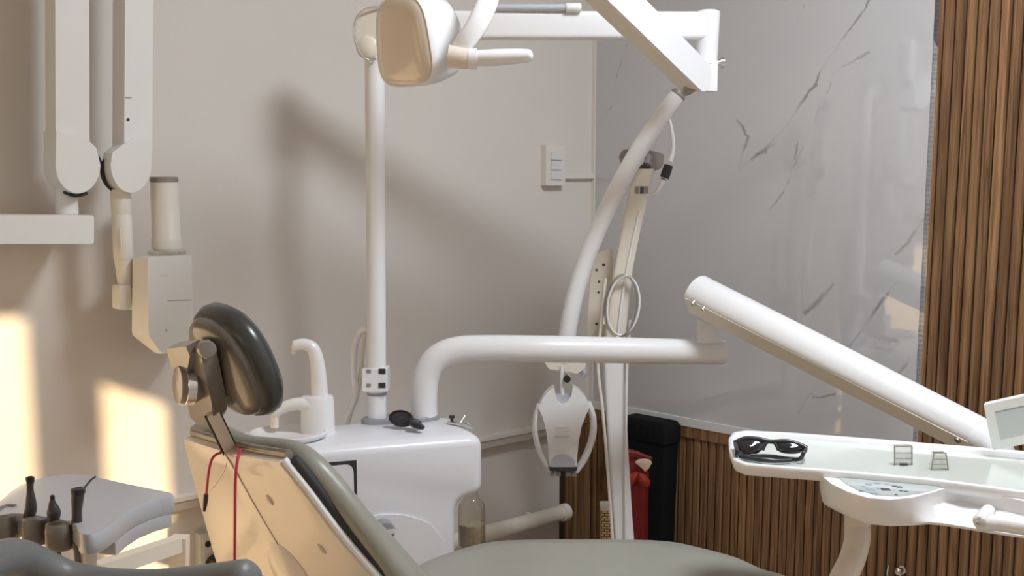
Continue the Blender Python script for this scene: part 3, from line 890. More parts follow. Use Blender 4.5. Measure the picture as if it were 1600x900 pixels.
marks = [(1358, 757, 'iconblue', 5), (1370, 755, 'iconblue', 5), (1360, 765, 'iconblue', 6), (1374, 763, 'iconblue', 5), (1350, 760, 'iconblue', 4), (1366, 770, 'iconblue', 5),
         (1384, 765, 'icon', 7), (1398, 760, 'icon', 4), (1405, 761, 'icon', 4), (1408, 767, 'icon', 3), (1416, 768, 'icon', 3), (1400, 773, 'icon', 2.5), (1345, 766, 'iconblue', 3), (1386, 757, 'iconblue', 4)]
for (px, py, mt, r) in marks:
    c = PZ(px, py, PZ_T + 0.0015)
    box('button_mark', c, X * (r * S(1.95) * 0.9), Yv * (r * S(1.95) * 0.9), Zv * 0.0004, mt, deliv, 0.0)
# handle at the right of the pod
hy = 1.69
tube('handle_knuckle', px_path([(1545, 797, hy + 0.02), (1534, 816, hy)], hy), [0.010, 0.0135], 'white', deliv, per=1, round_end=True)
tube('handle_bar', px_path([(1533, 816), (1560, 818), (1600, 824, hy - .02), (1690, 836, hy - 0.05)], hy), [0.0135, 0.0115, 0.0115, 0.0115], 'white', deliv, round_end=True)
lathe('handle_bolt', P(1533, 816, hy - 0.012), -Yv, [(0.006, -0.004), (0.006, 0.003), (0.0, 0.005)], 'chrome', deliv, 14)
# curved tube below the pod, reaching down under the seat
tube('support_tube', [PZ(1341, 772, PZ_T - 0.03)] + px_path([(1340, 815, 1.96), (1339, 845, 1.94), (1331, 875, 1.91), (1317, 905, 1.87), (1300, 950, 1.83), (1292, 1050, 1.80)], 2.0) + [Vector((0.46, 1.82, 0.34)), Vector((0.40, 1.90, 0.16)), Vector((0.36, 2.0, 0.05))], [0.0215] * 10, 'cream', deliv, n=20)
# coupling between spring arm and tray
tube('tray_coupling', [g1 - gt * 0.03, P(1560, 705, 2.25), P(1565, 730, 2.05)], [0.03, 0.028, 0.022], 'white', deliv)

# viewer screen beside the tray
vy = 2.02
fr = px_path([(1537, 633, vy), (1650, 608, vy - 0.06), (1668, 680, vy - 0.06), (1551, 704, vy)], vy)
t = thing('viewing_screen', (fr[2] + fr[3]) / 2, 'white framed flat viewing screen standing behind the tray at the right edge', 'screen')
fd = (fr[1] - fr[0]).cross(fr[3] - fr[0]).normalized()
if fd.y < 0: fd = -fd
prism('bezel', fr, fd * 0.018, 'white', t, 0.004, 3)
c_ = sum(fr, Vector()) / 4
eu_ = (fr[1] - fr[0]).normalized(); ev_ = (fr[3] - fr[0]).normalized()
w_ = (fr[1] - fr[0]).length; h_ = (fr[3] - fr[0]).length
bz = 0.016
scr = [fr[0] + eu_ * bz + ev_ * bz, fr[1] - eu_ * bz + ev_ * bz, fr[2] - eu_ * bz - ev_ * bz, fr[3] + eu_ * bz - ev_ * bz]
prism('screen', [p - fd * 0.0006 for p in scr], fd * 0.002, 'screen', t)
prism('screen_shadow_gap', [scr[0] - fd * 0.0008, scr[1] - fd * 0.0008, scr[1] - ev_ * -0.002 - fd * 0.0008, scr[0] + ev_ * 0.002 - fd * 0.0008], fd * 0.0015, 'greyplastic', t)
tube('stand', [(fr[2] + fr[3]) / 2 + fd * 0.012 - ev_ * 0.03, (fr[2] + fr[3]) / 2 + fd * 0.015 + ev_ * 0.03, PZ(1640, 707, TZ - 0.001)], 0.009, 'white', t)

# dark glasses on the tray
gz = TZ - 0.0095
gc = PZ(1203, 716, gz)
t = thing('safety_glasses', gc, 'black wraparound safety glasses resting at the left end of the tray', 'glasses')
gyv = gc.y
nface = Vector((-0.15, -0.8, 0.58)).normalized()
def lens_pts(px): return [PPlane(x, y, gc - Yv * 0.004, nface) for x, y in px]
L1 = smooth_closed([(1150, 690), (1165, 686), (1185, 687), (1194, 693), (1190, 704), (1176, 711), (1158, 711), (1151, 703)], 3)
L2p = smooth_closed([(1213, 693), (1230, 690), (1247, 693), (1256, 700), (1251, 707), (1236, 709), (1221, 707), (1213, 701)], 3)
for q_ in (L1, L2p):
    pad('lens', lens_pts(q_), nface, [(0.97, -0.002), (1.0, 0.0), (0.97, 0.002), (0.6, 0.004), (0.0, 0.005)], 'lens', t)
tube('brow_bar', lens_pts([(1147, 692), (1165, 685), (1188, 687), (1204, 690), (1230, 690), (1250, 695), (1260, 701)]), [0.004, 0.004, 0.0045, 0.004, 0.0045, 0.004, 0.005], 'blackplastic', t)
tube('nose_bridge', lens_pts([(1192, 703), (1197, 693), (1204, 689), (1211, 693), (1216, 703)]), 0.0028, 'blackplastic', t)
tube('temple', [lens_pts([(1149, 693)])[0], PZ(1152, 706, gz + 0.02), PZ(1155, 713, gz + 0.006), PZ(1200, 720, gz + 0.006), PZ(1236, 719, gz + 0.006)], 0.0035, 'blackplastic', t)
tube('temple', [lens_pts([(1259, 702)])[0], PZ(1256, 707, gz + 0.02), PZ(1246, 718, gz + 0.006), PZ(1205, 713, gz + 0.006), PZ(1172, 712, gz + 0.006)], 0.0035, 'blackplastic', t)

# two small clear holders on the tray
def clear_holder(px0, px1, pyt, pyb, slant, label, lid):
    base = PZ((px0 + px1) / 2, pyb, gz)
    Yc = base.y
    t = thing('clear_holder', base, label, 'holder', None)
    cs_ = [P(px0, pyb, Yc), P(px1, pyb, Yc), P(px1 - slant, pyt, Yc), P(px0 + slant, pyt, Yc)]
    prism('body', cs_, Yv * 0.012, 'cleartube', t, 0.001)
    for k in range(4):
        a, b = cs_[k], cs_[(k + 1) % 4]
        tube('edge', [a, b], 0.0011, 'bracketgrey', t, per=1, n=8)
    for f_ in (0.35, 0.65):
        tube('rib', [cs_[0].lerp(cs_[3], f_), cs_[1].lerp(cs_[2], f_)], 0.0009, 'greyplastic', t, per=1, n=8)
    if lid:
        box('clasp', (cs_[0] + cs_[1]) / 2 + Zv * 0.002 - Yv * 0.002, X * 0.006, Yv * 0.002, Zv * 0.002, 'icon', t, 0.0005)
    return t
clear_holder(1398, 1425, 697, 727, 0, 'small clear holder with a dark clasp, left of the pair on the tray', True)
clear_holder(1455, 1482, 708, 735, 4, 'small clear ribbed holder with slanted sides, right of the pair on the tray', False)

# ------------------------------------------------------------------ bleaching lamp on its stand
YW = 3.08
cb = P(976, 838, YW)
base_pt = Vector((P(980, 900, YW).x, YW, 0))
lampst = thing('whitening_lamp', base_pt, 'white bleaching lamp with a shield-shaped head on a curved arm, behind the unit', 'dental lamp')
lathe('foot', base_pt, Zv, [(0.095, 0), (0.10, 0.01), (0.09, 0.03), (0.05, 0.05), (0.035, 0.07)], 'white', lampst, 30)
def flat_col(name, pts, mat, parent, depth=0.04):
    """pts: list of (px_left, px_right, py, Y)"""
    bm = bmesh.new(); rings = []
    for (l, r, y, Yd) in pts:
        a, b = P(l, y, Yd), P(r, y, Yd)
        hw = (b - a) / 2; c = (a + b) / 2
        sq_ = round_poly([(-1, -1), (1, -1), (1, 1), (-1, 1)], 0.35, 3)
        rings.append([c + hw * x_ + Yv * (depth / 2 * y_) for x_, y_ in sq_])
    add_loft(bm, rings)
    return finish(name, bm, mat, parent, angle=50)
flat_col('column', [(942, 974, 530, YW), (944, 976, 600, YW), (950, 981, 700, YW), (957, 987, 800, YW), (960, 990, 838, YW), (964, 994, 900, YW), (980, 1004, 1200, YW)], 'white', lampst)
cz_ = P(992, 1200, YW)
tube('column_foot', [cz_ + Zv * 0.01, Vector((base_pt.x, base_pt.y, 0.04))], 0.02, 'white', lampst, per=1)
flat_col('mast', [(988, 1021, 264, YW), (980, 1012, 305, YW), (970, 1000, 360, YW), (959, 988, 420, YW), (950, 982, 480, YW), (944, 976, 535, YW)], 'cream', lampst, 0.035)
tube('mast_trim', px_path([(1000, 330), (985, 395), (972, 470), (965, 530)], YW - 0.02), 0.004, 'white', lampst)
pc_ = round_poly([(966, 246), (974, 233), (1012, 234), (1038, 240), (1036, 262), (1022, 268), (975, 262)], 6, 4)
prism('bracket', [P(x_, y_, YW + 0.03) for x_, y_ in pc_], Yv * 0.012, 'bracketgrey', lampst, 0.002)
tube('bracket_pin', [P(998, 250, YW - 0.05), P(998, 250, YW + 0.035)], 0.014, 'cream', lampst, per=1)
tube('bracket_collar', [P(1006, 258, YW), P(1010, 243, YW + 0.01)], [0.02, 0.016], 'bracketgrey', lampst, per=1)
YC = YW - 0.05
tube('curved_arm', px_path([(1058, 150), (1033, 182), (1000, 232), (966, 292), (938, 350), (914, 410), (897, 468), (886, 525), (881, 566)], YC),
     [0.020, 0.0215, 0.0225, 0.0225, 0.0225, 0.0225, 0.0225, 0.0225, 0.022], 'white', lampst, n=20)
lathe('arm_end', P(1058, 150, YC), (P(1058, 150, YC) - P(1033, 182, YC)), [(0.020, 0), (0.021, 0.004), (0.017, 0.012), (0.0, 0.013)], 'bracketgrey', lampst)
tube('cable', px_path([(1043, 176, YC + .01), (1050, 205, YC), (1052, 232, YC), (1047, 252, YC)], YC), [0.0035, 0.0045, 0.005, 0.0075], 'white', lampst)
tube('cable_connector', px_path([(1045, 258), (1038, 278)], YC), [0.0115, 0.012], 'blackplastic', lampst, per=1)
tube('cable_tail', px_path([(1037, 280, YC), (1028, 298, YC + .01), (1015, 306, YC + 0.03), (1004, 298, YW - 0.015)], YC), [0.0075, 0.005, 0.0035, 0.003], 'white', lampst)
for k, (x_, y_) in enumerate(((995, 297), (1003, 297), (1010, 297))):
    box('mast_mark', P(x_, y_, YW - 0.018), X * 0.0045, Yv * 0.002, Zv * 0.009, 'bracketgrey' if k != 1 else 'icon', lampst, 0.001)
# perforated rear plate
pp = smooth_closed([(920, 530), (921, 460), (925, 420), (934, 397), (946, 391), (957, 394), (957, 460), (952, 530)], 4)
prism('rear_plate', [P(x_, y_, YW + 0.045) for x_, y_ in pp], Yv * 0.012, 'cream', lampst, 0.002)
for (x_, y_, r_) in ((943, 414, 2.4), (932, 422, 2), (936, 440, 2), (935, 457, 2), (932, 506, 2.2), (944, 450, 2)):
    lathe('plate_hole', P(x_, y_, YW + 0.045), -Yv, [(r_ * S(YW), -0.002), (r_ * S(YW), 0.0008), (0.0, 0.0009)], 'darkgap', lampst, 10)
tube('plate_joint', [P(946, 500, YW - 0.005), P(946, 500, YW + 0.05)], 0.012, 'cream', lampst, per=1)
# coiled clear cable
for k, (dx, rx, ry, dy_) in enumerate(((0, 27, 48, 0), (2, 25, 46, -0.006), (-2, 24, 49, -0.012))):
    pts = [P(972 + dx + rx * math.cos(2 * math.pi * j / 28) + 4 * math.sin(2 * math.pi * j / 28), 478 - ry * math.sin(2 * math.pi * j / 28), YW - 0.035 + dy_) for j in range(29)]
    tube('coiled_cable', pts, 0.0032, 'cleartube' if k != 1 else 'white', lampst, per=2, n=8)
tube('hanging_cable', px_path([(946, 435, YW - .03), (940, 500, YW - .03), (934, 566, YW - .03), (942, 646, YW - .03), (950, 740, YW - .03), (957, 842, YW - .03)], YW), 0.0042, 'cream', lampst, n=10)
tube('hanging_cable', px_path([(985, 500, YW - .03), (980, 566, YW - .03), (978.5, 650, YW - .03), (977.5, 760, YW - .03), (978, 842, YW - .03)], YW), 0.0036, 'white', lampst, n=10)
# head
YH = YC - 0.03
bl = [(850, 565), (916, 565), (914, 575), (902, 584), (880, 580), (858, 577)]
prism('head_mount', [P(x_, y_, YC - 0.02) for x_, y_ in bl], Yv * 0.045, 'cream', lampst, 0.003)
tube('mount_wing', px_path([(900, 570), (912, 582), (908, 590)], YC + 0.01), [0.01, 0.008, 0.004], 'traygrey', lampst)
tube('head_rod', px_path([(878, 572), (878, 600), (880, 626)], YH), 0.0048, 'white', lampst)
lathe('tilt_knob', P(886, 592, YH - 0.01), -Yv, [(0.009, -0.01), (0.009, 0.006), (0.0, 0.007)], 'blackplastic', lampst, 16)
tube('tilt_pin', px_path([(884, 582), (890, 589)], YH), 0.006, 'chrome', lampst, per=1)
hb = [(866, 605), (856, 612), (847, 624), (841, 637), (848, 652), (853, 672), (857, 700), (858, 722), (859, 736), (901, 736), (902, 715), (904, 690), (909, 666), (916, 648), (922, 634),
      (915, 621), (906, 611), (895, 604), (893, 618), (886, 629), (878, 633), (871, 628), (868, 617)]
bm = bmesh.new(); add_prism(bm, [P(x_, y_, YH - 0.02) for x_, y_ in hb], Yv * 0.045); bevel_all(bm, 0.005, 3, 25)
finish('head_shell', bm, 'white', lampst, angle=35)
tube('side_handle', px_path([(843, 632), (837, 652), (836, 676), (842, 702), (851, 720), (861, 736)], YH), [0.007, 0.007, 0.0072, 0.0072, 0.0075, 0.007], 'white', lampst, flat=2.0, up=Yv)
tube('side_handle', px_path([(919, 629), (926, 650), (927, 674), (921, 698), (912, 718), (900, 736)], YH), [0.008, 0.0085, 0.009, 0.009, 0.009, 0.008], 'white', lampst, flat=2.0, up=Yv)
fill = [(868, 617), (893, 617), (888, 632), (878, 637), (871, 632)]
prism('top_cup', [P(x_, y_, YH - 0.008) for x_, y_ in fill], Yv * 0.02, 'traygrey', lampst, 0.003)
arch = [(861, 733)] + [(880 - 19 * math.cos(math.pi * k / 10), 727 - 17 * math.sin(math.pi * k / 10)) for k in range(11)] + [(899, 733)]
prism('chin_cap', [P(x_, y_, YH - 0.024) for x_, y_ in arch], Yv * 0.012, 'traygrey', lampst, 0.002)
prism('chin_seal', [P(x_, y_, YH - 0.025) for x_, y_ in ((858, 730), (902, 730), (901, 736), (859, 736))], Yv * 0.05, 'darkgap', lampst, 0.001)
for x_ in (863, 872, 888, 897):
    box('lamp_foot', P(x_, 739, YH), X * 0.006, Yv * 0.016, Zv * 0.005, 'bracketgrey', lampst, 0.001)
for k, (y_, w_) in enumerate(((667, 10), (672, 11), (677, 9.5), (682, 12))):
    box('embossed_line', P(878, y_, YH - 0.021), X * (w_ * S(YH)), Yv * 0.0018, Zv * 0.0016, 'switch' if k == 3 else 'white', lampst, 0.0006)

# ------------------------------------------------------------------ black bin, red bag and basket by the stone wall
def on_off(px, py, off): return AB(PR(px, py, off))
b1 = on_off(1062, 700, 0.03)[1]; b0 = on_off(966, 760, 0.10)[1]; zt = on_off(1020, 657, 0.08)[2]
t = thing('storage_bin', W(0.06, (b0 + b1) / 2, 0), 'slim tall black lidded bin standing against the slatted wainscot', 'bin')
bm = bmesh.new()
def rect(a0, a1, b0, b1, z): return [W(x_, y_, z) for x_, y_ in round_poly([(a0, b0), (a1, b0), (a1, b1), (a0, b1)], 0.012, 3)]
add_loft(bm, [rect(0.03, 0.09, b0 + .02, b1 - .02, 0), rect(0.03, 0.096, b0, b1, zt - 0.06)])
finish('bin_body', bm, 'blackmatt', t, angle=50)
bm = bmesh.new()
add_loft(bm, [rect(0.026, 0.10, b0 - .004, b1 + .004, zt - 0.06), rect(0.026, 0.10, b0 - .004, b1 + .004, zt - 0.012), rect(0.03, 0.094, b0 + .006, b1 - .006, zt)])
finish('bin_lid', bm, 'blackmatt', t, angle=50)
for k in range(4):
    bb = b0 + 0.05 + (b1 - b0 - 0.1) * k / 3
    wbox('lid_rib', 0.098, 0.103, bb - 0.008, bb + 0.008, zt - 0.05, zt - 0.016, 'blackmatt', t, 0.002)

YB = 3.24
bg_c = P(1000, 800, YB)
t = thing('red_bag', Vector((bg_c.x, bg_c.y, 0.0)), 'dark red fabric bag with a bow and fan charm in front of the black bin', 'bag')
bm = bmesh.new(); rings = []
for (px0, px1, y_, dp) in ((978, 1000, 703, 0.02), (976, 1012, 714, 0.035), (978, 1014, 740, 0.05), (978, 1013, 775, 0.055), (976, 1013, 820, 0.06), (974, 1013, 900, 0.065), (974, 1012, 1100, 0.06)):
    a, b = P(px0, y_, YB), P(px1, y_ + 4, YB); c = (a + b) / 2; hw = (b - a) / 2
    ring_ = []
    for k in range(20):
        th = 2 * math.pi * k / 20
        ring_.append(c + hw * math.copysign(abs(math.cos(th)) ** 0.7, math.cos(th)) * (1 + 0.05 * math.sin(5 * th)) + Yv * (dp * math.sin(th) * (1 + 0.12 * math.sin(4 * th))))
    rings.append(ring_)
add_loft(bm, rings)
finish('bag_body', bm, 'redbag', t, angle=60)
lo = P(990, 1100, YB)
bm = bmesh.new(); add_box(bm, Vector((lo.x, lo.y, lo.z / 2)), X * 0.032, Yv * 0.055, Zv * (lo.z / 2)); bevel_all(bm, 0.01)
finish('bag_bottom', bm, 'redbag', t)
tube('flap_edge', px_path([(976, 707), (995, 709), (1018, 717)], YB - 0.04), [0.005, 0.006, 0.005], 'redbag', t)
pad('bow_loop', [P(x_, y_, YB - 0.05) for x_, y_ in smooth_closed([(998, 738), (1008, 742), (1016, 752), (1013, 762), (1003, 758), (995, 748)], 3)], -Yv, [(0.8, -0.012), (1, 0), (0.8, 0.010), (0, 0.014)], 'redbow', t)
pad('bow_loop', [P(x_, y_, YB - 0.05) for x_, y_ in smooth_closed([(998, 738), (990, 738), (980, 748), (983, 760), (992, 754)], 3)], -Yv, [(0.8, -0.012), (1, 0), (0.8, 0.010), (0, 0.014)], 'redbow', t)
pad('fan_charm', [P(x_, y_, YB - 0.055) for x_, y_ in ((992, 722), (998, 718), (1006, 717), (1014, 718), (1019, 722), (1014, 732), (1008, 737), (1004, 733))], -Yv, [(1, -0.004), (1, 0.002), (0.85, 0.004), (0, 0.005)], 'charm', t)

kp = P(947, 835, 3.22)
t = thing('woven_basket', Vector((kp.x, kp.y, 0)), 'cream patterned basket just left of the bleaching lamp column', 'basket')
bm = bmesh.new()
def brec(px0, px1, py, dp):
    a, b = P(px0, py, 3.22), P(px1, py, 3.22); c = (a + b) / 2; hw = (b - a) / 2
    return [c + hw * x_ + Yv * (dp * y_) for x_, y_ in round_poly([(-1, -1), (1, -1), (1, 1), (-1, 1)], 0.3, 3)]
add_loft(bm, [brec(940, 972, 1000, 0.03), brec(938, 966, 838, 0.03), brec(939, 964, 790, 0.032)])
finish('basket_wall', bm, 'woven', t, angle=50)
lo = P(955, 1000, 3.22)
box('basket_stand', Vector((lo.x, lo.y, lo.z / 2)), X * 0.025, Yv * 0.028, Zv * (lo.z / 2), 'wooddark', t)
bm = bmesh.new(); add_loft(bm, [brec(938, 965, 793, 0.034), brec(938, 965, 788, 0.034)]); finish('basket_rim', bm, 'cream', t)

# ------------------------------------------------------------------ X-ray unit on the painted wall
XB = 0.15                                   # distance of the arms from the wall
def PX(px, py, off=XB): return PL(px, py, off)
xr = thing('xray_unit', W(AB(PX(60, 360))[0], 0, PX(60, 360).z), 'white wall-mounted dental x-ray machine with folded scissor arm at left', 'x-ray machine')
tW, nW = D1, D2                              # along wall (towards the right), out of wall
def wall_prism(name, pxs, off0, off1, mat, bevel=0.003, seg=2):
    pts = [PL(x_, y_, off1) for x_, y_ in pxs]
    return prism(name, pts, -D2 * (off1 - off0), mat, xr, bevel, seg)
wall_prism('wall_bracket', round_poly([(-260, 336), (147, 336), (147, 381), (-260, 381)], 5, 3), 0.04, 0.18, 'xray', 0.006, 3)
wbox('wall_mount', AB(PL(-120, 360))[0], AB(PL(-260, 360))[0], 0.0, 0.1, PL(-200, 430).z, PL(-200, 300).z, 'xray', xr, 0.008)
cA = AB(PX(120, 318))
lathe('arm_collar', W(cA[0], XB - 0.05, PX(118, 337).z - 0.004), Zv, [(0.021, 0), (0.021, 0.003), (0.0225, 0.004), (0.0225, 0.066), (0.0, 0.067)], 'xray', xr)
lathe('collar_seal', W(cA[0], XB - 0.05, PX(118, 337).z - 0.002), Zv, [(0.023, 0), (0.0235, 0.001), (0.0235, 0.003), (0.023, 0.004)], 'darkgap', xr)
# lower arm (left): long bar and rounded elbow shell
wall_prism('lower_arm', [(86, -140), (139, -140), (140, 230), (87, 230)], 0.10, XB, 'xray', 0.004)
el = [(88, 204)] + [(122 - 35 * math.cos(q), 258 + 44 * math.sin(q)) for q in [math.pi * k / 14 for k in range(0, 15)]] + [(151, 232), (136, 216), (112, 207)]
wall_prism('elbow_shell', el, 0.095, XB + 0.006, 'xray', 0.005, 3)
tube('elbow_seal', [PL(x_, y_, XB - 0.02) for x_, y_ in ((100, 300), (118, 306), (136, 302))], 0.0035, 'darkgap', xr)
# upper arm (right)
wall_prism('upper_arm', [(196, -140), (240, -140), (238, 240), (194, 240)], 0.115, XB + 0.02, 'xray', 0.004)
wall_prism('arm_seam', [(196, 152), (206, 152), (206, 153), (196, 153)], 0.155, XB + 0.0215, 'greyplastic', 0.0)
lathe('arm_screw', PL(200, 187, XB + 0.02), D2, [(0.0035, -0.002), (0.0035, 0.001), (0.0, 0.0012)], 'darkgap', xr, 10)
el2 = [(237, 212)] + [(205 + 32 * math.cos(q), 256 + 45 * math.sin(q)) for q in [math.pi * k / 14 for k in range(0, 15)]] + [(176, 238), (192, 226), (214, 214)]
wall_prism('elbow_shell', el2, 0.135, XB + 0.026, 'xray', 0.005, 3)
tube('arm_cable', [PL(x_, y_, XB - 0.01) for x_, y_ in ((186, 229), (172, 240), (162, 256), (160, 272), (166, 288), (176, 298))], [0.007, 0.0055, 0.0045, 0.0045, 0.0035, 0.003], 'blackplastic', xr)
tube('arm_cable', [PL(x_, y_, XB - 0.01) for x_, y_ in ((143, 238), (152, 246), (158, 258), (160, 272))], [0.0045, 0.005, 0.004, 0.004], 'blackplastic', xr)
# wrist
YX = XB - 0.01
def wl(px): return AB(PL(px, 380, YX))[0]
wr = wl(192)
def zl(py): return PL(192, py, YX).z
lathe('wrist_post', W(wr, YX, zl(405)), Zv, [(0.0195, 0), (0.0205, 0.003), (0.0205, zl(337) - zl(405)), (0.0200, zl(336) - zl(405)), (0.0200, zl(334) - zl(405)), (0.0205, zl(333) - zl(405)), (0.0205, zl(296) - zl(405)), (0.0, zl(295) - zl(405))], 'xray_cream', xr, 28)
lathe('wrist_taper', W(wr, YX, zl(450)), Zv, [(0.0145, 0), (0.0155, 0.02), (0.0195, zl(402) - zl(450))], 'xray_cream', xr, 28)
box('wrist_slot', PL(189, 372, YX + 0.0205), D1 * 0.0018, D2 * 0.001, Zv * 0.021, 'switch', xr)
wall_prism('wrist_block', round_poly([(186, 446), (205, 446), (205, 484), (186, 484)], 4, 3), YX - 0.012, YX + 0.02, 'xray_cream', 0.004)
lathe('tilt_joint', PL(205, 465, YX - 0.005), D1, [(0.026, -0.004), (0.026, 0.0), (0.0265, 0.004), (0.014, 0.022), (0.0, 0.023)], 'xray', xr, 24)
lathe('joint_seal', PL(204.5, 465, YX - 0.005), D1, [(0.0268, -0.003), (0.0268, 0.001), (0.0, 0.001)], 'darkgap', xr, 24)
# tube head: chamfered box
hd = [(209, 400), (300, 396), (302, 455), (301, 520), (284, 551), (243, 554), (207, 522)]
pts_f = [(224, 398), (299, 396), (301, 455), (300, 520), (284, 551), (248, 553), (232, 523), (231, 455)]
bm = bmesh.new()
c0 = 0.25; 
back = [PL(x_, y_, 0.07) for x_, y_ in round_poly([(207, 402), (299, 398), (300, 520), (285, 550), (244, 552), (207, 524)], 8, 3)]
midr = [PL(x_, y_, 0.17) for x_, y_ in round_poly([(207, 401), (300, 397), (301, 520), (285, 551), (244, 553), (206, 523)], 6, 3)]
frn = [PL(x_, y_, 0.222) for x_, y_ in round_poly([(231, 401), (299, 399), (300, 520), (284, 550), (252, 552), (232, 524)], 6, 3)]
add_loft(bm, [back, midr, frn]); bevel_all(bm, 0.004, 2, 25)
finish('tube_head', bm, 'xray', xr, angle=30)
wall_prism('head_seam', [(262, 469.4), (300, 468.2), (300, 469.4), (262, 470.6)], 0.21, 0.2225, 'greyplastic', 0.0)
wall_prism('head_mark', [(251, 430), (262, 429), (262, 432), (251, 432)], 0.21, 0.2228, 'switch', 0.0)
lathe('head_screw', PL(260, 516, 0.222), D2, [(0.002, -0.001), (0.002, 0.001), (0, 0.0012)], 'bracketgrey', xr, 8)
cn = PL(261, 392, 0.15); ct = PL(261, 276, 0.15)
hc = ct.z - cn.z
lathe('cone_base', cn - Zv * 0.008, Zv, [(0.040, 0), (0.040, 0.008), (0.032, 0.013), (0.0, 0.014)], 'cleartube', xr, 30)
lathe('beam_cone', cn, Zv, [(0.0315, 0), (0.0315, 0.02), (0.0302, 0.03), (0.0295, 0.031), (0.0288, hc - 0.012), (0.0, hc - 0.011)], 'xray_cream', xr, 30)
lathe('cone_cap', cn + Zv * (hc - 0.012), Zv, [(0.0293, 0), (0.0295, 0.001), (0.0295, 0.011), (0.024, 0.012), (0.0, 0.012)], 'bracketgrey', xr, 30)

# ------------------------------------------------------------------ patient chair
ch_o = Vector((0.05, 2.12, 0))
chair = thing('patient_chair', ch_o, 'reclined patient chair with cream back shell and olive grey vinyl cushions', 'dental chair')
left_e = catmull([(287, 686), (296, 725), (309, 775), (324, 830), (343, 895), (365, 970)], 4)
right_e = catmull([(434, 722), (474, 772), (516, 828), (556, 876), (590, 915), (640, 985)], 4)
top_c = [(287, 686), (345, 707), (434, 722)]
YLf, YRt = 2.32, 2.03
HF = Vector((0.80, 0.52, 0.30)).normalized()     # towards the sitter
def shell_pt(u, v, lift=0.0):
    n = len(left_e) - 1
    k = min(int(v * n), n - 1); f = v * n - k; u = min(u, 1.02)
    L = [left_e[k][i] * (1 - f) + left_e[k + 1][i] * f for i in (0, 1)]
    R = [right_e[k][i] * (1 - f) + right_e[k + 1][i] * f for i in (0, 1)]
    px = L[0] * (1 - u) + R[0] * u; py = L[1] * (1 - u) + R[1] * u
    py += (1 - v) ** 6 * 4 * math.sin(math.pi * u)
    Yd = YLf * (1 - u) + YRt * u
    ridge = max(0.0, min(u / 0.42, (1 - u) / 0.58))
    Yd -= 0.05 * ridge ** 0.8 * min(1, v * 6 + 0.25)
    p = P(px, py, Yd)
    return p + HF * lift
bm = bmesh.new()
NU, NV = 20, 24
g_ = [[bm.verts.new(shell_pt(i / NU, j / NV)) for i in range(NU + 1)] for j in range(NV + 1)]
for j in range(NV):
    for i in range(NU):
        bm.faces.new((g_[j][i], g_[j][i + 1], g_[j + 1][i + 1], g_[j + 1][i]))
bedge = [g_[0][i] for i in range(NU + 1)] + [g_[j][NU] for j in range(1, NV + 1)] + [g_[NV][i] for i in range(NU - 1, -1, -1)] + [g_[j][0] for j in range(NV - 1, 0, -1)]
f0 = [bm.verts.new(v.co + HF * 0.02) for v in bedge]
for k in range(len(bedge)):
    k2 = (k + 1) % len(bedge)
    bm.faces.new((bedge[k], bedge[k2], f0[k2], f0[k]))
finish('back_shell', bm, 'shell', chair, angle=45)
# white piping on the near edge
tube('edge_trim', [shell_pt(1.0, v, 0.012) for v in [k / 10 for k in range(11)]], 0.0085, 'white', chair, flat=0.8)
tube('edge_trim', [shell_pt(0.0, v, 0.004) for v in [k / 10 for k in range(11)]], 0.003, 'white', chair)
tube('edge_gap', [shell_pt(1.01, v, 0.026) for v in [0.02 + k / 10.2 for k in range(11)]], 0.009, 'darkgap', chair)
tube('top_band', [shell_pt(u, 0.0, 0.022) + Zv * 0.004 for u in [k / 10 for k in range(11)]], 0.009, 'bracket', chair)
tube('shell_seam', [shell_pt(0.42 + 0.10 * v, v, -0.0004) for v in [0.03 + k / 10.5 for k in range(11)]], 0.0012, 'duct', chair, n=6)
tube('shell_seam', [shell_pt(0.02 + 0.36 * k / 6, 0.40 - 0.28 * (k / 6) ** 1.2, -0.0004) for k in range(7)], 0.0014, 'switch', chair, n=6)
# cushion of the back
cp = [(303, 676, 2.36), (322, 671, 2.36), (352, 682, 2.33), (385, 696, 2.27), (425, 702, 2.2), (460, 709, 2.12), (487, 727, 2.075), (520, 762, 2.06), (560, 812, 2.05), (603, 868, 2.05), (632, 906, 2.05), (690, 985, 2.06)]
rim = [P(x_, y_, d) for x_, y_, d in cp]
tube('back_bolster', rim, [0.014, 0.018, 0.021, 0.021, 0.022, 0.0235, 0.024, 0.024, 0.024, 0.0245, 0.026, 0.028], 'vinyl', chair, n=20, flat=1.0, round_end=True)
bm = bmesh.new()
rows = []
low = [P(x_, y_, d) for x_, y_, d in [(365, 970, 2.32), (400, 972, 2.32), (440, 974, 2.30), (480, 976, 2.27), (520, 978, 2.22), (560, 980, 2.18), (600, 982, 2.14), (630, 983, 2.11), (650, 984, 2.09), (670, 985, 2.08), (680, 985, 2.07), (690, 985, 2.06)]]
for j in range(9):
    f = j / 8
    rows.append([a.lerp(b, f) + HF * (0.01 + 0.035 * math.sin(math.pi * min(f * 1.6, 0.5))) for a, b in zip(rim, low)])
gg = [[bm.verts.new(p) for p in r] for r in rows]
for j in range(8):
    for i in range(len(rim) - 1):
        bm.faces.new((gg[j][i], gg[j][i + 1], gg[j + 1][i + 1], gg[j + 1][i]))
finish('back_cushion', bm, 'vinyl', chair, angle=60)
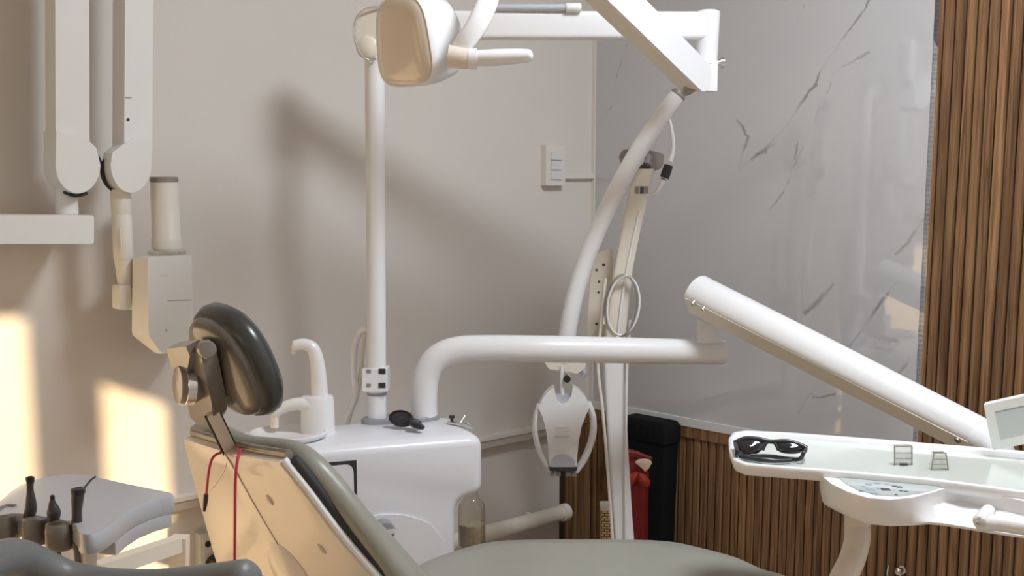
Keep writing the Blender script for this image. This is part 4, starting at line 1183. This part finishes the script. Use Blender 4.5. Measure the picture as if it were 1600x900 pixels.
# shell details
def shell_frame(u, v):
    p = shell_pt(u, v); du = (shell_pt(min(u + .02, 1), v) - p).normalized(); dv = (shell_pt(u, v + 0.02) - p).normalized()
    n_ = du.cross(dv).normalized()
    if n_.y > 0: n_ = -n_
    return p, du, dv, n_
for (u, v) in ((0.62, 0.30), (0.80, 0.56)):
    p, du, dv, n_ = shell_frame(u, v)
    ovp = [p + du * (0.006 * math.cos(2 * math.pi * k / 14)) + dv * (0.011 * math.sin(2 * math.pi * k / 14)) for k in range(14)]
    pad('screw_cover', ovp, n_, [(1, -0.004), (1, 0.001), (0.8, 0.003), (0, 0.004)], 'shell', chair)
p, du, dv, n_ = shell_frame(0.46, 0.80)
ovp = [p + du * (0.045 * math.cos(2 * math.pi * k / 24)) + dv * (0.075 * math.sin(2 * math.pi * k / 24)) for k in range(24)]
pad('lumbar_cap', ovp, n_, [(1, -0.02), (1, 0.001), (0.94, 0.003), (0, 0.005)], 'shell', chair)
# headrest
HC = P(365, 566, 2.16)
hn = Vector((0.71, 0.59, 0.38)).normalized()     # towards the sitter's head
hu = (Zv - hn * hn.z).normalized(); hr = hn.cross(hu).normalized()
def hring(sa, sb, d, cx_=0.0, cy_=0.0, e=0.85, n=40):
    pts = []
    for k in range(n):
        th = 2 * math.pi * k / n
        ca_ = math.copysign(abs(math.cos(th)) ** e, math.cos(th)); sa_ = math.copysign(abs(math.sin(th)) ** e, math.sin(th))
        pts.append(HC + hr * (ca_ * sa + cx_) + hu * (sa_ * sb + cy_) + hn * d)
    return pts
bm = bmesh.new()
add_loft(bm, [hring(0.092, 0.092, -0.018), hring(0.108, 0.105, -0.010), hring(0.115, 0.112, 0.006), hring(0.113, 0.110, 0.022), hring(0.10, 0.097, 0.034), hring(0.06, 0.06, 0.034), hring(0.01, 0.01, 0.028)])
hc_o = finish('headrest_cushion', bm, 'vinyl_dark', chair, angle=60)
bm = bmesh.new()
add_loft(bm, [hring(0.100, 0.098, -0.008), hring(0.100, 0.098, -0.020), hring(0.095, 0.093, -0.028), hring(0.080, 0.080, -0.035), hring(0.04, 0.045, -0.040), hring(0.01, 0.01, -0.041)])
finish('headrest_shell', bm, 'headshell', chair, angle=50)
# bracket behind the headrest, knob and post
def hp(a, b, d): return HC + hr * a + hu * b + hn * d
def hpx(px, py, d):                          # point at offset d from the headrest plane seen at the pixel
    return PPlane(px, py, HC + hn * d, hn)
br_out = [hpx(x_, y_, -0.045) for x_, y_ in ((308, 533), (326, 530), (336, 540), (341, 560), (352, 615), (355, 638), (350, 648), (331, 652), (318, 640), (310, 600), (303, 560))]
bm = bmesh.new(); add_prism(bm, br_out, -hn * 0.03); bevel_all(bm, 0.006, 3)
finish('headrest_bracket', bm, 'bracket', chair)
bb_out = [hpx(x_, y_, -0.06) for x_, y_ in ((281, 534), (312, 530), (318, 545), (312, 575), (318, 605), (310, 618), (296, 604), (290, 570))]
bm = bmesh.new(); add_prism(bm, bb_out, -hn * 0.028); bevel_all(bm, 0.006, 3)
finish('bracket_arm', bm, 'bracket', chair)
pvt = hpx(323, 546, -0.07)
lathe('pivot_disc', pvt, Vector((0.35, -0.9, 0.1)), [(0.0155, -0.03), (0.0155, 0.012), (0.013, 0.015), (0.0, 0.016)], 'bracket', chair)
kc = hpx(304, 600, -0.075)
kax = Vector((-0.86, -0.50, 0.05)).normalized()
lathe('locking_knob', kc, kax, [(0.03, -0.01), (0.0355, 0.0), (0.037, 0.006), (0.037, 0.026), (0.034, 0.031), (0.0, 0.033)], 'bracket', chair, 36)
lathe('knob_ring', kc + kax * 0.004, kax, [(0.037, 0), (0.038, 0.001), (0.038, 0.016), (0.037, 0.017)], 'chrome', chair, 36)
pa, pb_ = P(331, 645, 2.14), P(368, 722, 2.20)
pdir = (pb_ - pa).normalized(); pside = pdir.cross(Vector((0.5, -0.85, 0))).normalized()
box('headrest_post', (pa + pb_) / 2, (pb_ - pa) / 2, pside * 0.0115, pside.cross(pdir) * 0.006, 'post', chair, 0.002)
tube('post_edge', [pa + pside * -0.0125, pb_ + pside * -0.0125], 0.003, 'darkgap', chair, per=1)
tube('post_edge', [pa + pside * 0.0125, pb_ + pside * 0.0125], 0.003, 'darkgap', chair, per=1)
# seat cushion
SZ = 0.70
seat_px = [(600, 930), (640, 884), (690, 862), (760, 844), (850, 840), (960, 840), (1050, 843), (1110, 855), (1165, 870), (1208, 889)]
far = [PZ(x_, y_, SZ) for x_, y_ in seat_px]
near = [Vector((0.55, 2.20, SZ)), Vector((0.56, 2.08, SZ)), Vector((0.47, 1.97, SZ)), Vector((0.25, 1.9, SZ)), Vector((0.0, 1.85, SZ)), Vector((-0.2, 1.83, SZ)), Vector((-0.33, 1.95, SZ)), Vector((-0.34, 2.1, SZ))]
so_ = [Vector(q) for q in smooth_closed([tuple(p) for p in far + near], 3)]
pad('seat_cushion', so_, Zv, [(0.90, -0.10), (0.98, -0.085), (1.01, -0.05), (1.01, -0.028), (0.985, -0.008), (0.94, 0.001), (0.8, 0.003), (0.4, -0.002), (0.0, -0.004)], 'vinyl', chair)
pad('seat_pan', so_, Zv, [(0.5, -0.17), (0.8, -0.15), (0.9, -0.095)], 'white', chair)
box('lift_column', Vector((0.08, 2.1, 0.30)), X * 0.13, Yv * 0.10, Zv * 0.25, 'white', chair, 0.02)
box('floor_base', Vector((0.10, 2.1, 0.03)), X * 0.42, Yv * 0.22, Zv * 0.03, 'white', chair, 0.015)
box('back_hinge', Vector((-0.20, 2.08, 0.585)), X * 0.13, Yv * 0.07, Zv * 0.05, 'bracketgrey', chair, 0.01)

# red cord over the back of the chair
rc = P(372, 705, 2.06)
t = thing('bib_lanyard', rc, 'thin red cord with a black clip hanging over the chair back', 'cord')
tube('cord', px_path([(344, 708, 2.16), (338, 710, 2.13), (331, 718, 2.12), (326, 738, 2.12), (322, 776, 2.13)], 2.1), 0.0024, 'red', t, n=8)
tube('cord', px_path([(344, 708, 2.16), (352, 700, 2.2), (366, 699, 2.19), (376, 703, 2.12), (373, 710, 2.07), (369.5, 728, 2.06), (367.5, 760, 2.06), (367, 820, 2.06), (366.5, 900, 2.06), (366, 960, 2.06)], 2.06), 0.0027, 'red', t, n=8)
tube('clip', px_path([(322, 772, 2.13), (321, 784, 2.13), (319, 799, 2.13)], 2.13), [0.0042, 0.0045, 0.0025], 'blackplastic', t, n=10)

# ------------------------------------------------------------------ assistant tray on its arm
AZ = 0.972
at_px = [(-60, 800), (-20, 788), (0, 782), (20, 765), (45, 752), (80, 744), (112, 741), (148, 745), (200, 756), (255, 767), (270, 771), (268, 774), (243, 780), (215, 791), (195, 803), (178, 817), (162, 828), (145, 835), (130, 835), (122, 830),
         (118, 820), (95, 812), (60, 806), (20, 802), (-20, 808)]
atop = [PZ(x_, y_, AZ) for x_, y_ in smooth_closed(at_px, 3)]
asst = thing('assistant_tray', Vector((atop[42].x, atop[42].y, 0)), 'pale grey assistant console with tool holders on an arm, lower left', 'dental console')
bm = bmesh.new()
ac = sum(atop, Vector()) / len(atop)
add_loft(bm, [scaled(atop, 0.97, -0.030, ac), scaled(atop, 1.0, -0.027, ac), scaled(atop, 1.002, -0.004, ac), scaled(atop, 0.99, 0.0, ac)])
finish('console_top', bm, 'traygrey', asst, angle=55)
low_px = [(120, 745), (200, 756), (268, 771), (267, 774), (243, 780), (215, 791), (195, 803), (178, 817), (150, 815), (120, 790)]
lp = [PZ(x_, y_, AZ) for x_, y_ in low_px]
bm = bmesh.new()
add_loft(bm, [scaled(lp, 0.93, -0.050), scaled(lp, 0.985, -0.046), scaled(lp, 0.985, -0.029)])
finish('console_base', bm, 'traygrey', asst, angle=40)
seam = [(268, 797), (243, 801), (215, 811), (190, 826), (165, 846)]
tube('console_seam', [P(x_, y_, PZ(x_, y_ - 26, AZ).y - 0.001) for x_, y_ in seam], 0.0012, 'darkgap', asst, n=6)
tube('console_line', [PZ(x_, y_, AZ + 0.0008) for x_, y_ in ((149, 745), (142, 750), (136, 757), (132, 762))], 0.0016, 'darkgap', asst, n=6)
hz = AZ - 0.006
holders = [(12, 822, 0.030), (60, 826, 0.030), (98, 834, 0.032)]
for (x_, y_, w_) in holders:
    c = PZ(x_, y_ - 17, hz)
    bm = bmesh.new()
    ou = []
    for k in range(20):
        th = 2 * math.pi * k / 20
        ou.append(c + X * (w_ * 0.62 * math.copysign(abs(math.cos(th)) ** 0.6, math.cos(th))) + Yv * (0.034 * math.copysign(abs(math.sin(th)) ** 0.7, math.sin(th))) - Zv * 0.03)
    add_pad(bm, ou, Zv, [(0.85, -0.004), (0.97, 0.0), (1.0, 0.006), (1.0, 0.026), (0.93, 0.033), (0.5, 0.035), (0.0, 0.035)])
    finish('tool_holder', bm, 'holder', asst, angle=50)
tube('holder_ring', [PZ(x_, y_, hz + 0.004) for x_, y_ in ((-8, 812), (-4, 800), (10, 793), (24, 793))], 0.005, 'holder', asst)
# arm under the console
pz0 = PZ(139, 815, AZ)
pA = P(139, 846, pz0.y); 
tube('console_post', [pA, P(139, 965, pz0.y)], 0.0105, 'cream', asst, per=1)
f0_, f1_ = P(150, 893, 1.86), P(283, 848, 2.02)
beam('arm_bar', f0_, f1_, 0.026, 0.024, 'cream', asst, 0.005)
f2_ = P(279, 985, 2.02)
beam('arm_upright', P(281, 838, 2.02), f2_, 0.028, 0.028, 'cream', asst, 0.005, up=Yv)
f3_ = P(139, 962, pz0.y)
beam('arm_lower_bar', f3_ + Zv * 0.005, f0_ - Zv * 0.02, 0.02, 0.02, 'cream', asst, 0.004, up=X)
tube('floor_leg', [P(279, 975, 2.02), Vector((f2_.x, f2_.y, 0.02))], 0.014, 'cream', asst, per=1)
lathe('leg_foot', Vector((f2_.x, f2_.y, 0.0)), Zv, [(0.06, 0), (0.06, 0.01), (0.02, 0.022)], 'cream', asst)

def handpiece(label, Yd, body, rads, hose, name='suction_handpiece'):
    base = P(*body[-1], Yd)
    t = thing(name, base, label, 'dental tool', 'handpieces in the assistant console')
    tube('handle', px_path(body, Yd), rads, 'handpiece', t, round_end=True, n=14)
    tube('hose', px_path(hose, Yd - 0.005), 0.0048, 'holder', t, n=10)
    tip = body[0]
    lathe('tip', P(tip[0], tip[1], Yd), Zv, [(rads[0] * 0.95, -0.004), (rads[0] * 1.12, -0.001), (rads[0] * 1.12, 0.004), (rads[0] * 0.7, 0.005), (rads[0] * 0.6, -0.002)], 'blackplastic', t, 14)
    return t
yh0 = PZ(45, 805, hz).y - 0.02
handpiece('tall slim black handpiece, leftmost of three in the assistant console', yh0, [(47, 750), (47, 765), (48, 783), (48, 797), (43, 812), (40, 836)], [0.0055, 0.005, 0.0075, 0.0085, 0.007, 0.006],
          [(40, 834), (46, 850), (48, 870), (52, 905), (60, 960)])
handpiece('short stubby black handpiece, middle of three in the assistant console', yh0 - 0.02, [(82, 779), (82, 787), (84, 799), (83, 810), (77, 824), (76, 840)], [0.003, 0.0055, 0.0095, 0.0085, 0.006, 0.005],
          [(84, 848), (90, 865), (94, 885), (100, 920), (108, 960)])
handpiece('thick black handpiece with a bent top, rightmost of three in the console', yh0 - 0.035, [(122, 768), (121, 780), (120, 800), (120, 815), (117, 832), (114, 850)], [0.009, 0.0085, 0.007, 0.0075, 0.0075, 0.006],
          [(118, 848), (121, 870), (121, 900), (121, 960)])

# ------------------------------------------------------------------ operator stool in the foreground
YS_ = 1.52
ring_pts = px_path([(-95, 935, 1.30), (-55, 905, 1.36), (-15, 880, 1.44), (25, 873, 1.50), (62, 887, 1.53), (105, 906, 1.545), (160, 916, 1.545), (240, 919, 1.53), (310, 914, 1.50), (384, 906, 1.46)], YS_)
sc_ = sum(ring_pts, Vector()) / len(ring_pts)
stool = thing('operator_stool', Vector((sc_.x, 1.30, 0)), 'grey vinyl operator stool with a curved padded backrest, bottom left foreground', 'stool')
tube('backrest', ring_pts, [0.021, 0.024, 0.026, 0.0265, 0.0265, 0.026, 0.0255, 0.0255, 0.026, 0.0265], 'stoolvinyl', stool, flat=1.0, round_end=True, n=20)
sx0 = sc_.x
tube('backrest_bracket', [ring_pts[6] - Zv * 0.015, ring_pts[6] - Zv * 0.15 + Yv * 0.01, Vector((sx0, 1.50, 0.58)), Vector((sx0, 1.32, 0.46))], 0.012, 'greyplastic', stool)
lathe('seat', Vector((sx0, 1.30, 0.46)), Zv, [(0.12, 0), (0.18, 0.01), (0.19, 0.035), (0.18, 0.06), (0.12, 0.07), (0.0, 0.068)], 'stoolvinyl', stool, 30)
lathe('gas_column', Vector((sx0, 1.30, 0.06)), Zv, [(0.03, 0), (0.03, 0.2), (0.018, 0.205), (0.018, 0.41)], 'chrome', stool)
for k in range(5):
    th = 2 * math.pi * k / 5
    d = Vector((math.cos(th), math.sin(th), 0))
    tube('base_leg', [Vector((sx0, 1.30, 0.09)) + d * 0.02, Vector((sx0, 1.30, 0.06)) + d * 0.22], [0.018, 0.012], 'greyplastic', stool, per=1)
    cp_ = Vector((sx0, 1.30, 0.025)) + d * 0.22
    lathe('caster', cp_ - Vector((-d.y, d.x, 0)) * 0.012, Vector((-d.y, d.x, 0)), [(0.022, 0), (0.025, 0.004), (0.025, 0.02), (0.022, 0.024)], 'blackplastic', stool, 16)

# small metal hook on the wainscot at the bottom right
hk = PR(1410, 890, 0.02)
t = thing('wall_hook', hk, 'small chrome hook on the slatted wainscot below the control pod', 'hook')
lathe('hook_plate', hk, -D1, [(0.011, 0), (0.011, 0.003), (0.007, 0.005), (0.005, 0.016), (0.009, 0.018), (0.009, 0.022), (0.0, 0.024)], 'chrome', t, 16)
hk2 = PR(1388, 895, 0.02)
tube('hook_pin', [hk2 - Zv * 0.03, hk2 - D1 * 0.004, hk2 + Zv * 0.02], 0.003, 'chrome', t)
tube('hook_bar', [hk - Zv * 0.008 - D1 * 0.002, (hk + hk2) / 2 - Zv * 0.035 - D1 * 0.003, hk2 - Zv * 0.03], 0.003, 'chrome', t)

# ceiling lamp fixture (its light is set at the top of the script)
t = thing('ceiling_light', Vector((LAMP_P.x, LAMP_P.y, ROOM_Z)), 'round white ceiling light above the patient chair', 'ceiling light')
lathe('housing', Vector((LAMP_P.x, LAMP_P.y, ROOM_Z)), -Zv, [(0.32, 0), (0.325, 0.004), (0.325, 0.03), (0.315, 0.036), (0.295, 0.036), (0.29, 0.03)], 'white', t, 40)
lathe('trim_ring', Vector((LAMP_P.x, LAMP_P.y, ROOM_Z - 0.004)), -Zv, [(0.326, 0), (0.332, 0.003), (0.332, 0.008), (0.326, 0.011)], 'chrome', t, 40)
